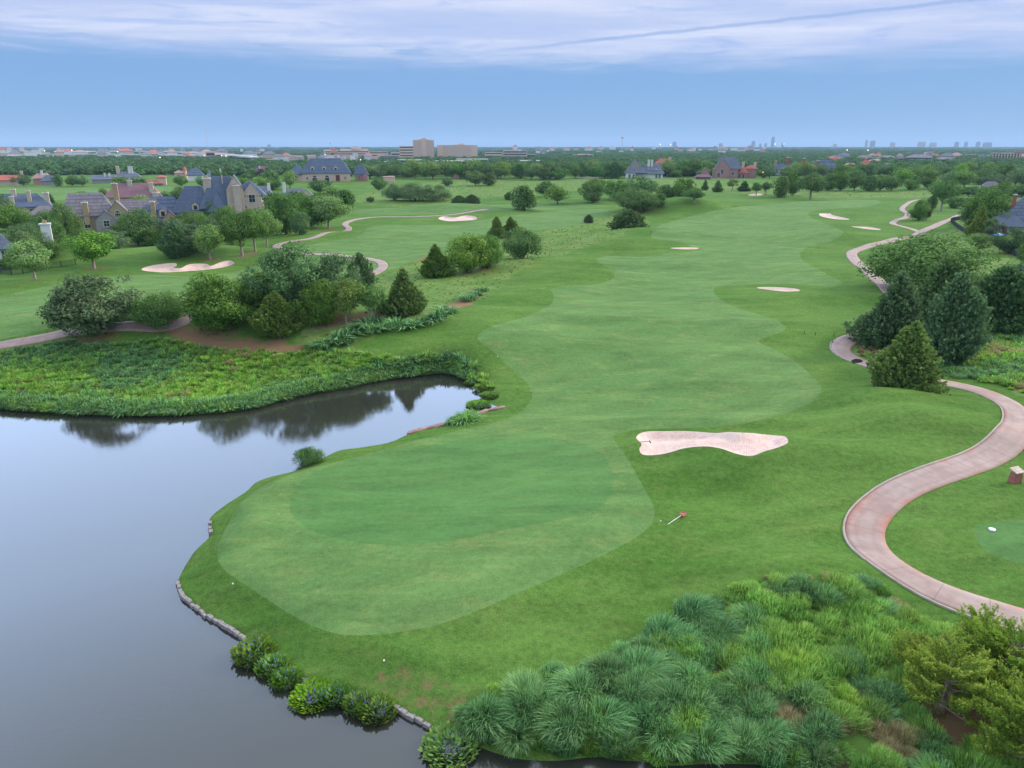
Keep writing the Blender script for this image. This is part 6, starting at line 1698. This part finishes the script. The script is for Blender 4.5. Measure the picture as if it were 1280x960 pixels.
mast(261, 196, 146, 'thin tall radio mast on the left skyline', 0.9)
mast(777.5, 190, 170, 'pale water tower mast on the middle horizon', 1.6, True)
mast(414, 192, 177.5, 'short dark mast above the terraced building', 0.8, True)

# flyover
def flyover(path, z, wid, label, piers):
    P_ = np.array([ray_plane(x, y, z) for x, y in path]); c = cr(P_[:, :2], 8, False)
    d_ = np.gradient(c, axis=0); d_ /= np.hypot(d_[:, 0], d_[:, 1])[:, None]; nn = np.column_stack([-d_[:, 1], d_[:, 0]])
    e = empty('flyover', (c[0, 0], c[0, 1], 0)); tag(e, label, 'flyover')
    o_ = np.array([c[0, 0], c[0, 1]])
    dk = MB()
    for i in range(len(c) - 1):
        a, b = c[i] - o_, c[i + 1] - o_; na_, nb_ = nn[i] * wid / 2, nn[i + 1] * wid / 2
        pt = [(*(a - na_), z - 1.6), (*(a + na_), z - 1.6), (*(b + nb_), z - 1.6), (*(b - nb_), z - 1.6), (*(a - na_), z), (*(a + na_), z), (*(b + nb_), z), (*(b - nb_), z)]
        dk.poly(pt, [(0, 3, 2, 1), (4, 5, 6, 7), (0, 1, 5, 4), (1, 2, 6, 5), (2, 3, 7, 6), (3, 0, 4, 7)])
    dk.build('deck', WM['cap'], e)
    for i in np.linspace(1, len(c) - 2, piers).astype(int):
        q_ = c[i] - o_
        MB().box(q_[0] - 2, q_[0] + 2, q_[1] - 2, q_[1] + 2, -1, z - 1.62).build('pier', WM['cap'], e)
    for sd in (-1, 1):
        rl = MB(); rl.tube([(*(c[i] - o_ + nn[i] * sd * wid * 0.47), z + 0.55) for i in range(len(c))], [0.6] * len(c), 4); rl.build('barrier', WM['cap'], e)
flyover([(88, 189.2), (130, 189), (180, 189), (230, 190.2), (270, 192), (318, 196)], 12, 16, 'long pale elevated highway curving across the left skyline', 9)
flyover([(60, 192.8), (120, 192.6), (170, 193), (215, 193.4), (262, 195)], 8, 12, 'lower pale ramp under the long elevated highway', 7)

# lamps of the town: small lit fittings on poles
LX = [201, 256, 262, 278, 283, 57, 70, 91, 148, 388, 407, 1058, 1084, 968, 979, 838, 825]
LABP = {0: 'orange-glowing street lamp beside the red-tiled arched house', 1: 'white-glowing lamp by the terraced commercial building', 2: 'yellow lamp under the terraced commercial building'}
for i, (x, y, m_) in enumerate([(953, 221, 'lamp_orange'), (461, 199, 'lamp'), (451, 204, 'lamp'), (201, 201, 'lamp'), (256, 199, 'lamp_orange'), (262, 199, 'lamp'), (278, 199, 'lamp'), (283, 199, 'lamp'), (57, 193, 'lamp'), (70, 194, 'lamp'), (91, 192, 'lamp'), (148, 194, 'lamp'),
                               (388, 200, 'lamp'), (407, 198, 'lamp'), (1058, 192, 'lamp'), (1084, 192, 'lamp'), (968, 184.5, 'lamp'), (979, 184.5, 'lamp'), (838, 185, 'lamp'), (825, 184.8, 'lamp')]):
    p = at(x, y + 2); s = pxm(p); r_ = s * 0.55; H_ = max(5.0, s * 5.5)
    e = empty('street_lamp', tuple(p)); tag(e, LABP.get(i, ordw(1 + sum(1 for xx in LX if xx < x)) + ' glowing street lamp from the left in the distant town'), 'street lamp', None if i in LABP else 'lit street lamps of the town')
    MB().tube([(0, 0, 0), (0, 0, H_)], [r_ * 0.15, r_ * 0.1], 5).build('pole', M['metal'], e)
    MB().tube([(0, 0, H_), (0, 0, H_ + r_ * 0.5), (0, 0, H_ + r_ * 1.5), (0, 0, H_ + r_ * 2)], [r_ * 0.4, r_, r_, r_ * 0.4], 8).build('lamp_head', M[m_], e)

# ------------------------------------------------------------------ distant woods
fp, fs, fi = [], [], []
protoW = [broadleaf('far_tree_%d' % s, M['wood_far'], 700 + s, 420, 0.15, 1.1, 0.0, 16, 0.22)[0] for s in range(4)]
def canopy(seed):
    rs = np.random.RandomState(seed); n = 600; a = rs.rand(n) * 6.283; r = np.sqrt(rs.rand(n)) * 0.5
    hh = 0.72 + blob_noise(np.column_stack([np.cos(a) * r * 6, np.sin(a) * r * 6, np.zeros(n)]), rs, 6, 0.16)
    C = np.column_stack([np.cos(a) * r, np.sin(a) * r, hh * (0.55 + 0.45 * rs.rand(n) ** 0.5)])
    Nn = np.column_stack([np.cos(a) * r, np.sin(a) * r, np.full(n, 0.5)]) + rs.randn(n, 3) * 0.5
    Pv, Fq, lv, cv = cards(C, Nn, 0.13, 0.8, rs=rs); Pv[:, 2] = np.clip(Pv[:, 2], 0, 1.2)
    me = np_mesh('canopy', Pv, Fq, {'lv': ('FACE', lv ** 2), 'cv': ('FACE', cv)}); me.materials.append(M['wood_far']); return me
protoC = [canopy(720 + s) for s in range(3)]
def woods(d0, d1, sp, w0, w1, h0_, h1_, kinds, dens, seed):
    rs = np.random.RandomState(seed)
    n = int(0.80 * (d1 ** 2 - d0 ** 2) / sp ** 2)
    d = np.sqrt(d0 ** 2 + rs.rand(n) * (d1 ** 2 - d0 ** 2)); x = (rs.rand(n) * 2 - 1) * 0.80 * d
    P_ = np.column_stack([x, d])
    z_ = hz(P_); px = to_pix(np.column_stack([P_, z_])); X_, Y_ = px[:, 0], px[:, 1]
    dn = np.full(n, dens) * np.where(vnoise(P_, 0.006, seed + 1) > -0.6, 1.0, 0.55)
    town = ((X_ > 310) & (X_ < 690) & (Y_ > 187.5) & (Y_ < 207)) | ((X_ < 335) & (Y_ > 188.5) & (Y_ < 200))
    dn = np.where(town, 0.16, dn)
    dn = np.where((X_ > 415) & (X_ < 520) & (Y_ > 192) & (Y_ < 199), 0.03, dn)
    k_ = rs.rand(n) < dn
    P_, z_ = P_[k_], z_[k_]; m_ = len(P_)
    W_ = w0 + (w1 - w0) * rs.rand(m_); H_ = (h0_ + (h1_ - h0_) * rs.rand(m_)) * np.where(town[k_], 0.7, 1.0)
    fp.append(np.column_stack([P_, z_ - 0.3])); fs.append(np.column_stack([W_, W_, H_])); fi.append(rs.randint(kinds[0], kinds[1], m_))
woods(735, 2400, 10.5, 9, 15, 6, 10.5, (0, 4), 0.95, 1)
woods(2400, 6500, 34, 34, 60, 6, 11, (4, 7), 0.90, 2)
woods(6500, 15500, 110, 120, 220, 10, 17, (4, 7), 1.0, 3)
scatter('woodland', 'unbroken belt of distant woods stretching to the horizon', 'woods', np.concatenate(fp), np.concatenate(fs), protoW + protoC, np.concatenate(fi))

# ------------------------------------------------------------------ small things on the course
# stone tee marker
p = at(1268, 603); e = empty('tee_sign', tuple(p), 0.35); tag(e, 'small red stone tee sign with a sloping top, beside the path', 'sign')
s = pxm(p)
MB().box(-0.50, 0.50, -0.3, 0.3, -0.1, 0.95, 0.07).build('stone_base', WM['brick'], e)
MB().poly([(-0.5, -0.34, 0.96), (0.5, -0.34, 0.96), (0.5, 0.34, 1.22), (-0.5, 0.34, 1.22), (-0.5, -0.34, 1.05), (0.5, -0.34, 1.05), (0.5, 0.34, 1.31), (-0.5, 0.34, 1.31)],
          [(0, 3, 2, 1), (4, 5, 6, 7), (0, 1, 5, 4), (1, 2, 6, 5), (2, 3, 7, 6), (3, 0, 4, 7)]).build('sloping_cap', WM['cream'], e)
# tee marker plate
M['white'] = simple('white_paint', (0.8, 0.8, 0.78), 0.5, 0.4, 0.05)
M['red'] = simple('red_paint', (0.32, 0.06, 0.035), 0.5, 0.4, 0.1)
p = at(1240, 662); MBp = MB(); MBp.tube([(0, 0, -0.02), (0, 0, 0.06), (0, 0, 0.09)], [0.24, 0.24, 0.17], 14)
tag(MBp.build('tee_marker', M['white'], None, tuple(p)), 'flat white disc marker at the edge of the tee', 'tee marker')
# flagstick lying beside the green
p = at(835, 656); p2 = at(852, 646); d_ = (p2 - p); ln = float(np.linalg.norm(d_)); e = empty('flagstick', (p[0], p[1], p[2] + 0.05), math.atan2(d_[1], d_[0]))
tag(e, 'white flagstick with red flag lying on the rough beside the green', 'flagstick')
MB().tube([(0, 0, 0), (ln, 0, 0.02)], [0.02, 0.02], 6).build('pole', M['white'], e)
MB().poly([(ln - 0.1, -0.25, 0.04), (ln + 0.45, -0.18, 0.06), (ln + 0.5, 0.12, 0.12), (ln + 0.2, 0.25, 0.03), (ln - 0.1, 0.15, 0.09), (ln - 0.1, -0.25, -0.02), (ln + 0.45, -0.18, 0.0), (ln + 0.5, 0.12, 0.05), (ln + 0.2, 0.25, -0.02), (ln - 0.1, 0.15, 0.03)],
          [(0, 1, 2, 3, 4), (9, 8, 7, 6, 5), (0, 5, 6, 1), (1, 6, 7, 2), (2, 7, 8, 3), (3, 8, 9, 4), (4, 9, 5, 0)]).build('flag', M['red'], e)
for i, (x, y, lab) in enumerate([(826, 651.5, 'white cup block lying just left of the fallen flagstick'), (291, 730, 'small white marker on the rough left of the green'), (622, 446, 'small white yardage marker at the fairway edge'), (993 - 513, 826, 'tiny white marker in the rough below the green')]):
    p = at(x, y); b_ = MB(); b_.box(-0.05, 0.05, -0.045, 0.045, -0.02, 0.06, 0.01)
    tag(b_.build('yardage_marker', M['white'], None, tuple(p)), lab, 'marker')
# rake in the bunker
p = at(800, 554); e = empty('bunker_rake', (p[0], p[1], p[2] + 0.06), 0.1); tag(e, 'dark rake lying at the left end of the near bunker', 'rake')
MB().tube([(0, 0, 0), (0.95, 0, 0.03)], [0.025, 0.025], 6).build('handle', M['metal'], e)
hd = MB(); hd.box(0.93, 1.0, -0.26, 0.26, -0.03, 0.03)
for k_ in range(8): hd.box(0.94, 0.97, -0.25 + k_ * 0.07, -0.235 + k_ * 0.07, -0.09, -0.031)
hd.build('head', M['metal'], e)
# little posts outside the path bend
PL = ['first', 'second', 'third', 'fourth', 'fifth', 'sixth', 'last']
for i, (x, y) in enumerate([(1005, 418), (1019, 419.5), (1040, 429), (1042, 421), (1060, 416), (1066, 414.5), (1073, 413)]):
    p = at(x, y); e = empty('rope_post', tuple(p)); tag(e, PL[i] + ' small dark post from the left, outside the path bend', 'post', 'small posts by the path bend')
    MB().tube([(0, 0, -0.1), (0, 0, 0.55)], [0.045, 0.04], 7).build('stake', M['metal'], e); MB().tube([(0, 0, 0.55), (0, 0, 0.6)], [0.055, 0.03], 7).build('cap', M['metal'], e)
# puddle
pd = ground_pts(cr([(1064, 452), (1069, 449.5), (1076, 450.5), (1078, 453), (1071, 454.5), (1066, 454.5)], 4)); pz = max(pd[:, 2]) + 0.11
pm = MB(); pm.poly([(x, y, hz(np.array([[x, y]]))[0] + 0.12) for x, y, _ in pd], [tuple(range(len(pd))) if np.dot(pd[:, 0], np.roll(pd[:, 1], -1)) > np.dot(pd[:, 1], np.roll(pd[:, 0], -1)) else tuple(range(len(pd) - 1, -1, -1))])
# (wet patch lies on the path surface)
o = pm.build('puddle', M['water']); tag(o, kind='structure')
# black fence on the right and dark fence on the left
def fence(path, hgt, label, step=3.0):
    P_ = ground_pts(path, hz); seg_ = np.hypot(*np.diff(P_[:, :2], axis=0).T); s_ = np.concatenate([[0], np.cumsum(seg_)])
    n_ = max(2, int(s_[-1] / step)); tt = np.linspace(0, s_[-1], n_ + 1)
    Q = np.column_stack([np.interp(tt, s_, P_[:, 0]), np.interp(tt, s_, P_[:, 1])]); zq = hz(Q)
    e = empty('fence', (Q[0, 0], Q[0, 1], zq[0])); tag(e, label, 'fence'); L_ = Q - Q[0]; zz_ = zq - zq[0]
    for i in range(n_ + 1): MB().box(L_[i, 0] - .06, L_[i, 0] + .06, L_[i, 1] - .06, L_[i, 1] + .06, zz_[i] - 0.3, zz_[i] + hgt + .12).build('post', M['metal'], e)
    for i in range(n_):
        a, b = L_[i], L_[i + 1]; mb = MB(); d_ = b - a; ll = np.hypot(*d_); nn = int(ll / 0.16)
        for j in range(1, nn):
            q_ = a + d_ * j / nn; zj = zz_[i] + (zz_[i + 1] - zz_[i]) * j / nn
            mb.box(q_[0] - .022, q_[0] + .022, q_[1] - .022, q_[1] + .022, zj + 0.05, zj + hgt)
        for zr in (0.15, hgt - 0.12):
            mb.tube([(a[0], a[1], zz_[i] + zr), (b[0], b[1], zz_[i + 1] + zr)], [0.035, 0.035], 4)
        mb.build('railing_panel', M['metal'], e)
fence([(1188, 278), (1191, 276.5), (1206, 273)], 1.5, 'black railing beside the end of the cart path')
fence([(1189, 279), (1196, 285), (1208, 293), (1232, 300), (1248, 310), (1258, 315), (1275, 324)], 1.5, 'long black railing slanting past the slate-roofed house')
fence([(-10, 342), (20, 344), (60, 336), (95, 331)], 1.4, 'dark railing in front of the left-edge house')
# pool toy-blue canopy in the right garden
p = at(1246, 302); e = empty('garden_awning', tuple(p), 0.4); tag(e, 'bright blue awning in the garden under the slate roof', 'awning')
M['blue'] = simple('blue_canvas', (0.02, 0.25, 0.60), 0.6, 0.3)
MB().hip(-1.6, 1.6, -1.1, 1.1, 2.0, 2.6, 1.0, 0.06).build('canvas', M['blue'], e)
for sx in (-1.5, 1.5):
    for sy in (-1, 1): MB().tube([(sx, sy, 0), (sx, sy, 1.93)], [0.05, 0.05], 6).build('leg', M['metal'], e)

# leaf litter and bare earth under nearer trees, doubling as painted shade beneath crowns
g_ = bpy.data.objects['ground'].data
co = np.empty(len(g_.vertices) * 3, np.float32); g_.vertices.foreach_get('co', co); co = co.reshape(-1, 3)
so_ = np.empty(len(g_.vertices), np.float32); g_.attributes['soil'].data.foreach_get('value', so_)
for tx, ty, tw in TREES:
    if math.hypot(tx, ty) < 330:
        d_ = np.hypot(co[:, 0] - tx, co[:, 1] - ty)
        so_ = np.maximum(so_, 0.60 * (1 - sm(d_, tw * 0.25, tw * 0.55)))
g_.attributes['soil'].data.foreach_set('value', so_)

# ------------------------------------------------------------------ haze
hm, q, out = mat_new('haze_air')
pv = q.n('ShaderNodeVolumePrincipled'); pv.inputs['Color'].default_value = (0.46, 0.64, 0.84, 1); pv.inputs['Density'].default_value = 0.000062; pv.inputs['Anisotropy'].default_value = 0.0
q.l(pv.outputs[0], out.inputs['Volume'])
hb = MB().box(-31000, 31000, -31000, 31000, -4.0, 290.0).build('haze', hm)
tag(hb, kind='stuff'); hb['label'] = 'thin blue evening haze over the whole plain'; hb['category'] = 'haze'
